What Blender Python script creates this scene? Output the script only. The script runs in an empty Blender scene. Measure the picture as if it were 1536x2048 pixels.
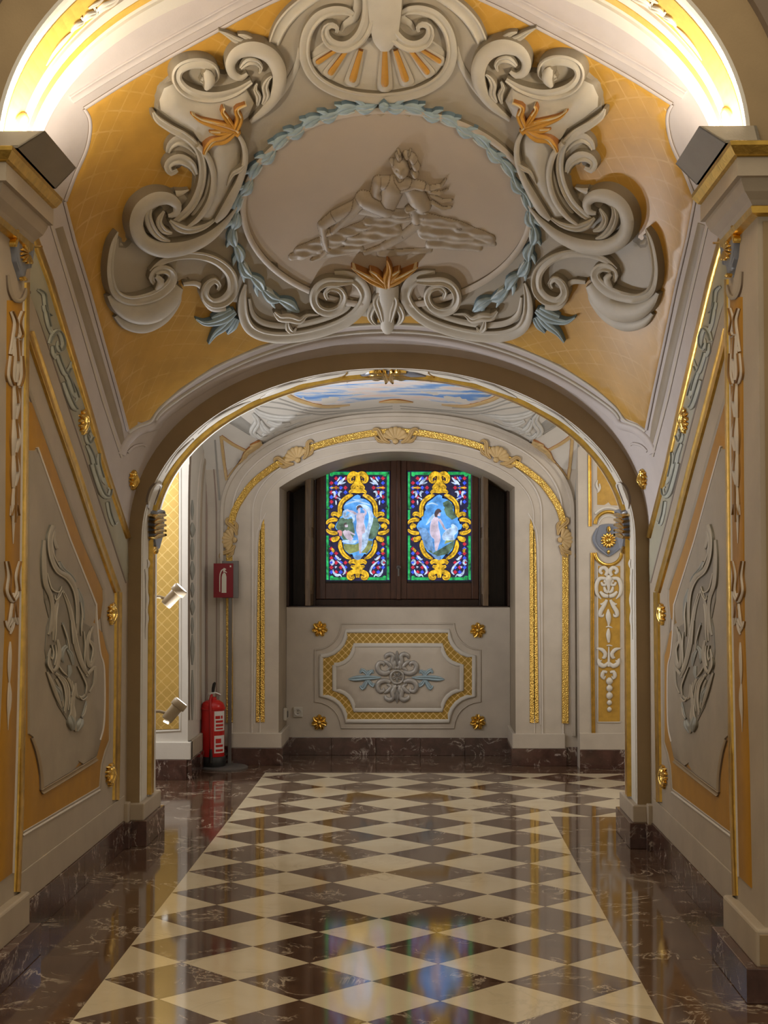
import bpy, math, random
import numpy as np
from mathutils import Vector, Matrix
from mathutils.geometry import delaunay_2d_cdt

random.seed(7)
S = bpy.context.scene
COL = S.collection

# ------------------------------------------------------------------ camera
FPX = 2940.0
PITCH = math.atan(126 / FPX)
YAW = math.atan(70 * math.cos(PITCH) / FPX)
CAM = np.array([0.0, 0.0, 1.28])
FWD = np.array([-math.sin(YAW) * math.cos(PITCH), math.cos(YAW) * math.cos(PITCH), math.sin(PITCH)])
RGT = np.array([math.cos(YAW), math.sin(YAW), 0.0])
UPV = np.cross(RGT, FWD)
cd = bpy.data.cameras.new('camera')
cd.sensor_fit = 'VERTICAL'
cd.sensor_height = 24.0
cd.lens = FPX / 2048 * 24.0
cam = bpy.data.objects.new('camera', cd)
COL.objects.link(cam)
cam.matrix_world = Matrix(((RGT[0], UPV[0], -FWD[0], CAM[0]), (RGT[1], UPV[1], -FWD[1], CAM[1]),
                           (RGT[2], UPV[2], -FWD[2], CAM[2]), (0, 0, 0, 1)))
S.camera = cam

# ------------------------------------------------------------------ light
S.view_settings.view_transform = 'Standard'
S.view_settings.look = 'None'
S.view_settings.gamma = 1.0
S.view_settings.use_curve_mapping = False
S.view_settings.exposure = 0.04
S.cycles.max_bounces = 7
S.cycles.diffuse_bounces = 3
S.cycles.glossy_bounces = 3
S.cycles.caustics_reflective = False
S.cycles.caustics_refractive = False
W = bpy.data.worlds.new('hall_light')
S.world = W
W.use_nodes = True
W.node_tree.nodes['Background'].inputs[0].default_value = (1.0, 0.83, 0.60, 1)
W.node_tree.nodes['Background'].inputs[1].default_value = 0.36


def lamp(name, kind, loc, power, color, size=0.1, aim=None, spot=None, sy=None):
    l = bpy.data.lights.new(name, kind)
    l.energy = power
    l.color = color
    if kind == 'AREA':
        l.size = size
        if sy:
            l.shape = 'RECTANGLE'
            l.size_y = sy
    else:
        l.shadow_soft_size = size
    if kind == 'SPOT':
        l.spot_size = math.radians(spot or 90)
        l.spot_blend = 0.6
    o = bpy.data.objects.new(name, l)
    COL.objects.link(o)
    o.location = loc
    if aim is not None:
        o.rotation_euler = (Vector(aim) - Vector(loc)).to_track_quat('-Z', 'Y').to_euler()
    return o


XC = -0.15
# troughs of light on the two piers of the front arch
for sg in (-1, 1):
    lamp('cove_lamp', 'AREA', (XC + sg * 1.10, 4.735, 2.652), 9.5, (1.0, 0.87, 0.69), 0.09, (XC + sg * 1.10, 4.7351, 3.7), sy=0.34)
# unseen fill lamps added in the cross passage to brighten the far room
lamp('passage_fill', 'POINT', (-2.15, 8.35, 1.95), 42, (0.95, 0.96, 1.0), 0.10)
lamp('passage_fill', 'POINT', (1.95, 8.5, 1.95), 25, (1.0, 0.93, 0.84), 0.10)
lamp('hall_lamp', 'AREA', (XC, 3.3, 4.7), 48, (1.0, 0.85, 0.62), 1.2, (XC, 4.2, 0.0))

# ------------------------------------------------------------------ materials


def srgb(r, g, b):
    f = lambda c: (c / 255 / 12.92) if c <= 10 else ((c / 255 + 0.055) / 1.055) ** 2.4
    return (f(r), f(g), f(b), 1)


MATS = {}


def new_mat(name):
    m = bpy.data.materials.new(name)
    m.use_nodes = True
    MATS[name] = m
    nt = m.node_tree
    return m, nt, nt.nodes['Principled BSDF']


def lk(nt, a, b):
    nt.links.new(a, b)


def coords(nt, kind='Object', scale=(1, 1, 1), rnd=False):
    tc = nt.nodes.new('ShaderNodeTexCoord')
    mp = nt.nodes.new('ShaderNodeMapping')
    mp.inputs['Scale'].default_value = scale
    lk(nt, tc.outputs[kind], mp.inputs['Vector'])
    if rnd:
        oi = nt.nodes.new('ShaderNodeObjectInfo')
        mu = nt.nodes.new('ShaderNodeMath')
        mu.operation = 'MULTIPLY'
        mu.inputs[1].default_value = 37.0
        lk(nt, oi.outputs['Random'], mu.inputs[0])
        lk(nt, mu.outputs[0], mp.inputs['Location'])
    return mp.outputs['Vector']


def noise(nt, vec, scale, detail=3, rough=0.55, dist=0.0):
    n = nt.nodes.new('ShaderNodeTexNoise')
    n.inputs['Scale'].default_value = scale
    n.inputs['Detail'].default_value = detail
    n.inputs['Roughness'].default_value = rough
    n.inputs['Distortion'].default_value = dist
    lk(nt, vec, n.inputs['Vector'])
    return n.outputs['Fac']


def ramp(nt, fac, stops):
    r = nt.nodes.new('ShaderNodeValToRGB')
    e = r.color_ramp.elements
    while len(e) < len(stops):
        e.new(0.5)
    for i, (p, c) in enumerate(stops):
        e[i].position = p
        e[i].color = c
    lk(nt, fac, r.inputs['Fac'])
    return r.outputs['Color']


def math_n(nt, op, a, b=None):
    n = nt.nodes.new('ShaderNodeMath')
    n.operation = op
    for i, v in enumerate((a, b)):
        if v is None:
            continue
        if isinstance(v, (int, float)):
            n.inputs[i].default_value = v
        else:
            lk(nt, v, n.inputs[i])
    return n.outputs[0]


def mixc(nt, fac, a, b, mode='MIX'):
    n = nt.nodes.new('ShaderNodeMix')
    n.data_type = 'RGBA'
    n.blend_type = mode
    for i, v in ((0, fac), (6, a), (7, b)):
        if isinstance(v, (int, float, tuple)):
            n.inputs[i].default_value = v
        else:
            lk(nt, v, n.inputs[i])
    return n.outputs[2]


def bump(nt, bs, h, strength, dist=0.01):
    b = nt.nodes.new('ShaderNodeBump')
    b.inputs['Strength'].default_value = strength
    b.inputs['Distance'].default_value = dist
    lk(nt, h, b.inputs['Height'])
    lk(nt, b.outputs[0], bs.inputs['Normal'])


def mul(c, k):
    return (c[0] * k, c[1] * k, c[2] * k, 1)


def paint(name, c, rough=0.55, var=0.10, scale=6.0, bmp=0.08):
    m, nt, bs = new_mat(name)
    v = coords(nt, 'Object')
    f = noise(nt, v, scale, 5)
    col = ramp(nt, f, [(0.25, mul(c, 1 - var)), (0.75, mul(c, 1 + var))])
    lk(nt, col, bs.inputs['Base Color'])
    bs.inputs['Roughness'].default_value = rough
    if bmp:
        bump(nt, bs, noise(nt, v, 140, 3), bmp, 0.004)
    return m


def metal(name, c, rough=0.25, bs_scale=60, bmp=0.25):
    m, nt, bs = new_mat(name)
    v = coords(nt, 'Object')
    col = ramp(nt, noise(nt, v, 25, 3), [(0.3, mul(c, 0.8)), (0.7, mul(c, 1.1))])
    lk(nt, col, bs.inputs['Base Color'])
    bs.inputs['Metallic'].default_value = 1.0
    bs.inputs['Roughness'].default_value = rough
    bump(nt, bs, noise(nt, v, bs_scale, 3), bmp, 0.004)
    return m


PL = (0.445, 0.37, 0.28, 1)
paint('plaster', PL)
paint('plaster_pale', (0.57, 0.505, 0.42, 1))
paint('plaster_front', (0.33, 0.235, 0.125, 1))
paint('plaster_lilac', (0.63, 0.575, 0.565, 1), var=0.07)
paint('plaster_white', (0.68, 0.645, 0.58, 1), var=0.05)
paint('plaster_panel', (0.37, 0.305, 0.22, 1))
paint('plaster_green', (0.42, 0.40, 0.30, 1))
paint('line_light', (0.68, 0.62, 0.55, 1), var=0.05)
paint('line_dark', (0.20, 0.15, 0.11, 1), var=0.05)
paint('ochre', (0.43, 0.205, 0.010, 1), rough=0.6, var=0.12, scale=9)
paint('ochre_soft', (0.55, 0.36, 0.11, 1), rough=0.45)
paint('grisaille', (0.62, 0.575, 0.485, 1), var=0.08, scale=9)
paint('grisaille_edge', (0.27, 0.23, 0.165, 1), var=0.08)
paint('grisaille_ground', (0.47, 0.42, 0.335, 1), var=0.08, scale=5)
paint('medallion', (0.58, 0.495, 0.40, 1), var=0.06, scale=4)
paint('blue_paint', (0.42, 0.55, 0.62, 1), var=0.18, scale=14)
paint('blue_edge', (0.15, 0.23, 0.29, 1), var=0.1)
paint('orange_paint', (0.62, 0.32, 0.05, 1), var=0.15, scale=16)
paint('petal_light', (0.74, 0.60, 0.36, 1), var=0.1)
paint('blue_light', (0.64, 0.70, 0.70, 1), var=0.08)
paint('orange_edge', (0.33, 0.13, 0.03, 1))
paint('slate_blue', (0.20, 0.22, 0.27, 1), rough=0.3)
paint('greyblue', (0.33, 0.335, 0.30, 1), var=0.15, scale=10)
paint('vein_grey', (0.24, 0.255, 0.225, 1))
paint('greyblue_edge', (0.17, 0.16, 0.13, 1))
paint('rose_paint', (0.64, 0.57, 0.48, 1), var=0.1)
paint('white_paint', (0.70, 0.66, 0.58, 1), var=0.06)
paint('white_edge', (0.30, 0.26, 0.21, 1), var=0.06)
paint('box_grey', (0.27, 0.23, 0.175, 1), rough=0.5)
metal('gold', (0.80, 0.52, 0.12, 1), 0.28)
metal('gold_leaf', (0.86, 0.58, 0.15, 1), 0.2, 90, 0.5)
metal('silver_paint', (0.45, 0.43, 0.40, 1), 0.42)
MATS['silver_paint'].node_tree.nodes['Principled BSDF'].inputs['Metallic'].default_value = 0.35
paint('gold_paint', (0.52, 0.30, 0.05, 1), rough=0.35, var=0.15, scale=30)


def lattice_mat(name, base, line, size, axes, width=0.06, metallic=0.0, rough=0.4, dots=False, bm=0.3, mask=None):
    """flat diamond lattice drawn on a surface; axes = which object coordinates carry it"""
    m, nt, bs = new_mat(name)
    tc = nt.nodes.new('ShaderNodeTexCoord')
    sp = nt.nodes.new('ShaderNodeSeparateXYZ')
    lk(nt, tc.outputs['Object'], sp.inputs[0])
    a, b = sp.outputs[axes[0]], sp.outputs[axes[1]]
    ds = []
    for op in ('ADD', 'SUBTRACT'):
        s = math_n(nt, op, a, b)
        s = math_n(nt, 'MULTIPLY', s, 1.0 / size)
        s = math_n(nt, 'FRACT', s)
        s = math_n(nt, 'SUBTRACT', s, 0.5)
        ds.append(math_n(nt, 'ABSOLUTE', s))
    mx = math_n(nt, 'MAXIMUM', ds[0], ds[1])
    ln = math_n(nt, 'GREATER_THAN', mx, 0.5 - width)
    if dots:
        mn = math_n(nt, 'MAXIMUM', math_n(nt, 'SUBTRACT', 0.5, ds[0]), math_n(nt, 'SUBTRACT', 0.5, ds[1]))
        ln = math_n(nt, 'MAXIMUM', ln, math_n(nt, 'LESS_THAN', mn, width * 2.4))
    v = coords(nt, 'Object')
    if mask:
        nz = noise(nt, v, mask, 4, 0.6)
        ln = math_n(nt, 'MULTIPLY', ln, math_n(nt, 'MULTIPLY', math_n(nt, 'SUBTRACT', nz, 0.42), 3.0))
        nn = nt.nodes[-1]
        nn.use_clamp = True
    basec = ramp(nt, noise(nt, v, 7, 5), [(0.25, mul(base, 0.86)), (0.75, mul(base, 1.12))])
    lk(nt, mixc(nt, ln, basec, line), bs.inputs['Base Color'])
    bs.inputs['Metallic'].default_value = metallic
    bs.inputs['Roughness'].default_value = rough
    bump(nt, bs, ln, bm, 0.004)
    return m


lattice_mat('field_ochre', (0.62, 0.35, 0.065, 1), (0.74, 0.49, 0.17, 1), 0.085, (0, 1), 0.04, mask=5.0, bm=0.06, dots=True)
lattice_mat('gold_lattice', (0.46, 0.28, 0.045, 1), (0.85, 0.62, 0.25, 1), 0.05, (0, 2), 0.06, 0.25, 0.35, True)
lattice_mat('gold_lattice_relief', (0.66, 0.44, 0.12, 1), (0.82, 0.60, 0.22, 1), 0.072, (0, 2), 0.05, 0.35, 0.35, True, 0.6)


def hammered():
    m, nt, bs = new_mat('gold_hammered')
    v = coords(nt, 'Object')
    vo = nt.nodes.new('ShaderNodeTexVoronoi')
    vo.inputs['Scale'].default_value = 130
    lk(nt, v, vo.inputs['Vector'])
    bs.inputs['Base Color'].default_value = (0.80, 0.53, 0.13, 1)
    bs.inputs['Metallic'].default_value = 0.85
    bs.inputs['Roughness'].default_value = 0.27
    bump(nt, bs, vo.outputs['Distance'], 0.7, 0.007)


hammered()


def marble(name, base, dark, vein, scale, rough, rnd, veins=1.0):
    m, nt, bs = new_mat(name)
    v = coords(nt, 'Object', rnd=rnd)
    f1 = noise(nt, v, 3.0 * scale, 6, 0.6, 0.6)
    c1 = ramp(nt, f1, [(0.3, dark), (0.7, base)])
    f2 = noise(nt, v, 1.7 * scale, 5, 0.62, 1.6)
    d = math_n(nt, 'ABSOLUTE', math_n(nt, 'SUBTRACT', f2, 0.5))
    vm = ramp(nt, d, [(0.0, (1, 1, 1, 1)), (0.012, (0.35, 0.35, 0.35, 1)), (0.03, (0, 0, 0, 1))])
    gate = ramp(nt, noise(nt, v, 2.3 * scale, 2), [(0.48, (0, 0, 0, 1)), (0.62, (veins, veins, veins, 1))])
    fac = mixc(nt, 1.0, vm, gate, 'MULTIPLY')
    f3 = noise(nt, v, 11 * scale, 4, 0.7, 0.8)
    sp = ramp(nt, f3, [(0.66, (0, 0, 0, 1)), (0.78, (veins, veins, veins, 1))])
    fac2 = mixc(nt, 1.0, fac, mixc(nt, 0.5, (0, 0, 0, 1), sp), 'ADD')
    lk(nt, mixc(nt, fac2, c1, vein), bs.inputs['Base Color'])
    bs.inputs['Roughness'].default_value = rough
    bs.inputs['Specular IOR Level'].default_value = 0.85
    bump(nt, bs, noise(nt, v, 4, 2), 0.02, 0.01)
    return m


marble('marble_red', (0.135, 0.075, 0.045, 1), (0.065, 0.032, 0.02, 1), (0.50, 0.41, 0.31, 1), 2.2, 0.07, True, 1.3)
marble('marble_base', (0.12, 0.055, 0.042, 1), (0.045, 0.02, 0.016, 1), (0.46, 0.39, 0.34, 1), 3.4, 0.12, True, 1.6)
marble('marble_cream', (0.76, 0.66, 0.47, 1), (0.67, 0.56, 0.38, 1), (0.44, 0.37, 0.25, 1), 1.0, 0.08, True, 0.4)
paint('joint', (0.10, 0.07, 0.05, 1), rough=0.5)


def wood(name, c):
    m, nt, bs = new_mat(name)
    v = coords(nt, 'Object', (6, 6, 1))
    lk(nt, ramp(nt, noise(nt, v, 6, 5, 0.6, 0.8), [(0.3, mul(c, 0.6)), (0.7, mul(c, 1.3))]), bs.inputs['Base Color'])
    bs.inputs['Roughness'].default_value = 0.35
    return m


wood('wood_dark', (0.040, 0.018, 0.010, 1))
wood('wood_tan', (0.17, 0.11, 0.06, 1))


def simple(name, c, rough=0.4, metallic=0.0):
    m, nt, bs = new_mat(name)
    bs.inputs['Base Color'].default_value = c
    bs.inputs['Roughness'].default_value = rough
    bs.inputs['Metallic'].default_value = metallic
    return m


simple('red_enamel', (0.55, 0.012, 0.012, 1), 0.25)
simple('sign_red', (0.20, 0.004, 0.010, 1), 0.6)
simple('black_rubber', (0.012, 0.012, 0.012, 1), 0.5)
simple('steel', (0.55, 0.53, 0.5, 1), 0.3, 1.0)
simple('grey_metal', (0.16, 0.15, 0.14, 1), 0.45, 0.4)
simple('label_white', (0.75, 0.72, 0.70, 1), 0.5)
simple('pictogram', (0.62, 0.60, 0.50, 1), 0.5)
simple('lamp_beige', (0.42, 0.34, 0.23, 1), 0.4)
simple('socket_white', (0.62, 0.58, 0.50, 1), 0.35)
simple('lead', (0.01, 0.01, 0.012, 1), 0.5)


def glow(name, c, k, var=0.0, scale=30):
    m, nt, bs = new_mat(name)
    bs.inputs['Base Color'].default_value = (0.02, 0.02, 0.02, 1)
    bs.inputs['Roughness'].default_value = 0.15
    if var:
        v = coords(nt, 'Object')
        lk(nt, ramp(nt, noise(nt, v, scale, 3), [(0.3, mul(c, 1 - var)), (0.7, mul(c, 1 + var))]), bs.inputs['Emission Color'])
    else:
        bs.inputs['Emission Color'].default_value = c
    bs.inputs['Emission Strength'].default_value = k
    return m


glow('lamp_glow', (1.0, 0.88, 0.68, 1), 14)
glow('spot_glow', (1.0, 0.97, 0.9, 1), 4)
GK = 1.05
glow('glass_green', (0.015, 0.36, 0.09, 1), GK, 0.9, 25)
glow('glass_yellow', (0.72, 0.42, 0.02, 1), GK, 0.7, 40)
glow('glass_amber', (0.30, 0.15, 0.01, 1), GK, 0.4, 45)
glow('glass_blue', (0.04, 0.10, 0.85, 1), GK, 0.4, 60)
glow('glass_red', (0.55, 0.02, 0.05, 1), GK, 0.4, 60)
glow('glass_navy', (0.012, 0.012, 0.05, 1), GK, 0.5)
glow('glass_white', (0.48, 0.60, 0.80, 1), GK, 0.6, 40)
glow('glass_sky', (0.10, 0.36, 0.85, 1), GK, 0.5, 14)
glow('glass_cloud', (0.45, 0.66, 0.90, 1), GK, 0.3, 20)
glow('glass_wood', (0.09, 0.16, 0.11, 1), GK, 0.6, 25)
glow('glass_meadow', (0.24, 0.28, 0.10, 1), GK, 0.5, 25)
glow('glass_water', (0.16, 0.32, 0.60, 1), GK, 0.5, 25)
glow('glass_skin', (0.56, 0.47, 0.58, 1), GK, 0.4, 18)
glow('glass_rose', (0.70, 0.26, 0.25, 1), GK, 0.2, 30)
glow('glass_veil', (0.44, 0.60, 0.84, 1), GK, 0.5, 25)
glow('glass_hair', (0.09, 0.06, 0.07, 1), GK, 0.3, 30)


def sky_paint():
    m, nt, bs = new_mat('sky_fresco')
    v = coords(nt, 'Object', (1.0, 2.2, 1))
    f = noise(nt, v, 2.6, 6, 0.6, 0.5)
    c = ramp(nt, f, [(0.36, (0.13, 0.30, 0.68, 1)), (0.43, (0.30, 0.48, 0.76, 1)), (0.50, (0.74, 0.72, 0.72, 1)), (0.62, (0.78, 0.62, 0.54, 1))])
    lk(nt, c, bs.inputs['Base Color'])
    bs.inputs['Roughness'].default_value = 0.6


sky_paint()

# ------------------------------------------------------------------ object helpers


def mesh_obj(name, verts, faces, mat, parent=None, smooth=False, midx=None):
    me = bpy.data.meshes.new(name)
    me.from_pydata([tuple(map(float, v)) for v in verts], [], faces)
    mats = mat if isinstance(mat, (list, tuple)) else [mat]
    for k in mats:
        me.materials.append(MATS[k])
    if midx is not None:
        me.polygons.foreach_set('material_index', midx)
    if smooth:
        me.polygons.foreach_set('use_smooth', [True] * len(me.polygons))
    me.update()
    if smooth:
        me.set_sharp_from_angle(angle=math.radians(52))
    o = bpy.data.objects.new(name, me)
    COL.objects.link(o)
    if parent is not None:
        o.parent = parent
        q, w = parent, Vector((0, 0, 0))
        while q is not None:
            w += q.location
            q = q.parent
        o.location = -w
    return o


def empty(name, label, cat=None, loc=(0, 0, 0), group=None, kind=None):
    o = bpy.data.objects.new(name, None)
    o.empty_display_size = 0.05
    COL.objects.link(o)
    o.location = loc
    return tag(o, label, cat, group, kind)


def tag(o, label=None, cat=None, group=None, kind=None):
    for k, v in (('label', label), ('category', cat), ('group', group), ('kind', kind)):
        if v:
            o[k] = v
    return o


def box_vf(x0, x1, y0, y1, z0, z1):
    v = [(x, y, z) for z in (z0, z1) for y in (y0, y1) for x in (x0, x1)]
    f = [(0, 2, 3, 1), (4, 5, 7, 6), (0, 1, 5, 4), (2, 6, 7, 3), (0, 4, 6, 2), (1, 3, 7, 5)]
    return v, f


def box(name, x0, x1, y0, y1, z0, z1, mat, parent=None, bev=0.0):
    v, f = box_vf(min(x0, x1), max(x0, x1), y0, y1, z0, z1)
    o = mesh_obj(name, v, f, mat, parent)
    if bev:
        b = o.modifiers.new('edge', 'BEVEL')
        b.width = bev
        b.segments = 2
    return o


def lathe(name, prof, mat, parent=None, seg=28, center=(0, 0, 0), axis='Z'):
    v, f = [], []
    n = len(prof)
    for i in range(seg):
        a = 2 * math.pi * i / seg
        for r, h in prof:
            p = (r * math.cos(a), r * math.sin(a), h)
            if axis == 'Y':
                p = (p[0], -p[2], p[1])
            elif axis == 'X':
                p = (p[2], p[0], p[1])
            v.append((center[0] + p[0], center[1] + p[1], center[2] + p[2]))
    for i in range(seg):
        for j in range(n - 1):
            a, b = i * n + j, ((i + 1) % seg) * n + j
            f.append((a, b, b + 1, a + 1))
    return mesh_obj(name, v, f, mat, parent, True)


def tube(name, pts, r, mat, parent=None, seg=10, caps=True):
    pts = [Vector(p) for p in pts]
    rr = r if isinstance(r, (list, tuple)) else [r] * len(pts)
    v, f = [], []
    up = None
    for i, p in enumerate(pts):
        t = (pts[min(i + 1, len(pts) - 1)] - pts[max(i - 1, 0)]).normalized()
        if up is None:
            up = Vector((0, 0, 1)) if abs(t.z) < 0.9 else Vector((0, 1, 0))
        s = t.cross(up).normalized()
        up = s.cross(t).normalized()
        for k in range(seg):
            a = 2 * math.pi * k / seg
            v.append(p + s * math.cos(a) * rr[i] + up * math.sin(a) * rr[i])
    for i in range(len(pts) - 1):
        for k in range(seg):
            a, b = i * seg + k, i * seg + (k + 1) % seg
            f.append((a, b, b + seg, a + seg))
    if caps:
        f.append(tuple(range(seg))[::-1])
        f.append(tuple(range((len(pts) - 1) * seg, len(pts) * seg)))
    return mesh_obj(name, v, f, mat, parent, True)


# ------------------------------------------------------------------ the shape of the place
HWW = 1.240                       # half width between the side walls
Y_N0, Y_N1 = 4.52, 4.95           # front arch
Y_F0, Y_F1 = 7.0, 7.42            # second arch
Y_B = 9.97                        # back wall (pilasters and archivolt)
SL = 0.575                        # fall of the raking vault


def sup(dx, hw, b, n):
    t = np.clip(np.abs(dx) / hw, 0, 1)
    return b * (1 - t ** n) ** (1 / n)


def vault_z(X, Y):
    return 1.45 + SL * (Y_F0 - Y) + sup(X - XC, HWW, 0.9, 2.15)


def groin_z(X, Y):
    zy = 1.60 + sup(X - XC, 1.215, 0.80, 2.3)
    zx = 1.60 + sup(Y - 8.70, 1.40, 0.80, 2.3)
    return np.maximum(zy, zx)


def px_rays(P):
    P = np.asarray(P, float)
    return RGT * ((P[:, :1] - 768) / FPX) + UPV * ((1024 - P[:, 1:2]) / FPX) + FWD


class Plane:
    def __init__(self, ax, v, sign):
        self.ax, self.v, self.n = ax, v, np.eye(3)[ax] * sign

    def hit(self, P):
        d = px_rays(P)
        s = (self.v - CAM[self.ax]) / d[:, self.ax]
        return CAM + d * s[:, None], np.tile(self.n, (len(d), 1))


class Shell:
    """inside of a vault given as a height over X, Y, closed by walls at half width hw"""

    def __init__(self, fz, y0, y1, hw=None):
        self.fz, self.y0, self.y1, self.hw = fz, y0, y1, hw

    def solid(self, Q):
        r = Q[..., 2] > self.fz(Q[..., 0], Q[..., 1])
        if self.hw:
            r |= np.abs(Q[..., 0] - XC) > self.hw
        return r

    def hit(self, P):
        d = px_rays(P)
        s0 = self.y0 / d[:, 1]
        s1 = self.y1 / d[:, 1]
        K = 160
        t = np.linspace(0, 1, K)
        ss = s0[:, None] + (s1 - s0)[:, None] * t
        Q = CAM + d[:, None, :] * ss[..., None]
        sol = self.solid(Q)
        sol[:, -1] = True
        k = np.maximum(np.argmax(sol, axis=1), 1)
        lo = ss[np.arange(len(d)), k - 1]
        hi = ss[np.arange(len(d)), k]
        for _ in range(30):
            m = (lo + hi) / 2
            b = self.solid(CAM + d * m[:, None])
            hi = np.where(b, m, hi)
            lo = np.where(b, lo, m)
        Q = CAM + d * lo[:, None]
        e = 0.006
        X, Y = Q[:, 0], Q[:, 1]
        gx = (self.fz(X + e, Y) - self.fz(X - e, Y)) / (2 * e)
        gy = (self.fz(X, Y + e) - self.fz(X, Y - e)) / (2 * e)
        gx = np.clip(gx, -8, 8)
        N = np.stack([gx, gy, -np.ones_like(gx)], 1)
        if self.hw:
            wall = (np.abs(X - XC) > self.hw - 0.012) & (Q[:, 2] < self.fz(XC + np.sign(X - XC) * self.hw, Y) + 0.05)
            N[wall] = np.stack([-np.sign(X[wall] - XC) * 8, np.zeros(wall.sum()), -np.ones(wall.sum()) * 0.01], 1)
        N /= np.linalg.norm(N, axis=1)[:, None]
        return Q, N


VAULT = Shell(vault_z, 4.55, 7.25, HWW)
GROIN = Shell(groin_z, 7.45, 9.968)
WALL_L = Plane(0, XC - HWW, 1)
PIER_L = Plane(0, XC - 1.196, 1)
BACK = Plane(1, Y_B, -1)
PARAPET = Plane(1, 10.52, -1)
GLASS = Plane(1, 10.80, -1)
PANEL_R = Plane(1, 9.82, -1)
PIER_B = Plane(1, 9.24, -1)

PROF = {
    'round': ([-1, -.86, -.5, 0, .5, .86, 1], [0, .5, .88, 1, .88, .5, 0]),
    'flat': ([-1, -.8, .8, 1], [0, 1, 1, 0]),
    'roll': ([-1, -.9, -.62, -.42, -.3, 0, .45, .86, 1], [0, .55, .85, .7, .35, .45, .8, .5, 0]),
    'band': ([-1, -.9, -.68, -.5, 0, .5, .68, .9, 1], [0, .8, 1, .5, .38, .5, 1, .8, 0]),
    'leaf': ([-1, -.84, -.45, -.1, 0, .1, .45, .84, 1], [0, .45, .95, .75, .45, .75, .95, .45, 0]),
}


def catmull(pts, step=5.0, closed=False):
    P = np.array(pts, float)
    n = len(P)
    if n == 2 and not closed:
        L = np.hypot(*(P[1] - P[0])[:2])
        t = np.linspace(0, 1, max(2, int(L / 40) + 2))[:, None]
        return P[0] * (1 - t) + P[1] * t
    idx = lambda i: P[i % n] if closed else P[min(max(i, 0), n - 1)]
    out = []
    for i in range(n if closed else n - 1):
        p0, p1, p2, p3 = idx(i - 1), idx(i), idx(i + 1), idx(i + 2)
        L = np.hypot(*(p2 - p1)[:2])
        m = max(2, int(L / step))
        for t in np.arange(m) / m:
            out.append(0.5 * ((2 * p1) + (-p0 + p2) * t + (2 * p0 - 5 * p1 + 4 * p2 - p3) * t ** 2 + (-p0 + 3 * p1 - 3 * p2 + p3) * t ** 3))
    if not closed:
        out.append(P[-1])
    return np.array(out)


def mirror_v(V):
    V = np.array(V)
    V[:, 0] = 2 * XC - V[:, 0]
    return V


def emit(name, V, F, mats, parent, midx, both, smooth=True):
    """link a mesh and, if both, its mirror image about the middle of the passage"""
    outs = []
    par = parent if isinstance(parent, (tuple, list)) else (parent, parent)
    outs.append(mesh_obj(name, V, F, mats, par[0], smooth, midx))
    if both:
        outs.append(mesh_obj(name, mirror_v(V), [f[::-1] for f in F], mats, par[1], smooth, midx))
    return outs


def stroke(name, pts, surf, mat, parent=None, hr=0.55, prof='round', edge=None, both=False, closed=False, step=5.0,
           hmax=0.06, lift=0.0, straight=False, wmin=0.6):
    """a raised, tapering stroke of relief on a surface; pts are (x, y, half width) seen from the photograph's station"""
    if straight:
        P = []
        for a, b in zip(pts[:-1], pts[1:]):
            L = math.hypot(b[0] - a[0], b[1] - a[1])
            m = max(1, int(L / 30))
            P += [tuple(np.array(a) + (np.array(b) - np.array(a)) * i / m) for i in range(m)]
        P = np.array(P + [pts[-1]], float)
        if closed:
            P = P[:-1]
    else:
        P = catmull(pts, step, closed)
    n = len(P)
    if closed:
        tx = np.roll(P, -1, 0) - np.roll(P, 1, 0)
    else:
        tx = np.gradient(P, axis=0)
    t = tx[:, :2] / np.maximum(np.hypot(tx[:, 0], tx[:, 1]), 1e-6)[:, None]
    nrm = np.stack([-t[:, 1], t[:, 0]], 1)
    w = np.maximum(P[:, 2], wmin)
    ks, hs = PROF[prof]
    K = len(ks)
    ks, hs = np.array(ks), np.array(hs)
    xy = P[:, None, :2] + nrm[:, None, :] * (w[:, None] * ks[None])[..., None]
    Q, N = surf.hit(xy.reshape(-1, 2))
    dist = np.linalg.norm(Q - CAM, axis=1).reshape(n, K)
    h = np.minimum(hr * w[:, None] * dist / FPX, hmax) * hs[None] + lift
    h[:, 0] = h[:, -1] = -0.002
    V = Q + N * h.reshape(-1, 1)
    F, mi = [], []
    for i in range(n if closed else n - 1):
        a, b = i * K, ((i + 1) % n) * K
        for j in range(K - 1):
            F.append((a + j, b + j, b + j + 1, a + j + 1))
            mi.append(1 if edge and j in (0, K - 2) else 0)
    if not closed:
        F.append(tuple(range(K)))
        F.append(tuple(range((n - 1) * K, n * K))[::-1])
        mi += [1 if edge else 0] * 2
    # orientation: make the first quad face along the normal
    a, b, c, d = (V[i] for i in F[(K - 1) // 2])
    if np.dot(np.cross(b - a, d - a), N[(K - 1) // 2]) < 0:
        F = [f[::-1] for f in F]
    return emit(name, V, F, [mat, edge] if edge else mat, parent, mi, both)


def poly_dist(P, poly):
    A = poly
    B = np.roll(poly, -1, 0)
    d = np.full(len(P), 1e9)
    ins = np.zeros(len(P), bool)
    for a, b in zip(A, B):
        ab = b - a
        t = np.clip(((P - a) @ ab) / max(ab @ ab, 1e-9), 0, 1)
        d = np.minimum(d, np.hypot(*(P - (a + t[:, None] * ab)).T))
        c = (a[1] > P[:, 1]) != (b[1] > P[:, 1])
        xx = a[0] + (P[:, 1] - a[1]) * (b[0] - a[0]) / (b[1] - a[1] if b[1] != a[1] else 1e-9)
        ins ^= c & (P[:, 0] < xx)
    return d, ins


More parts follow.
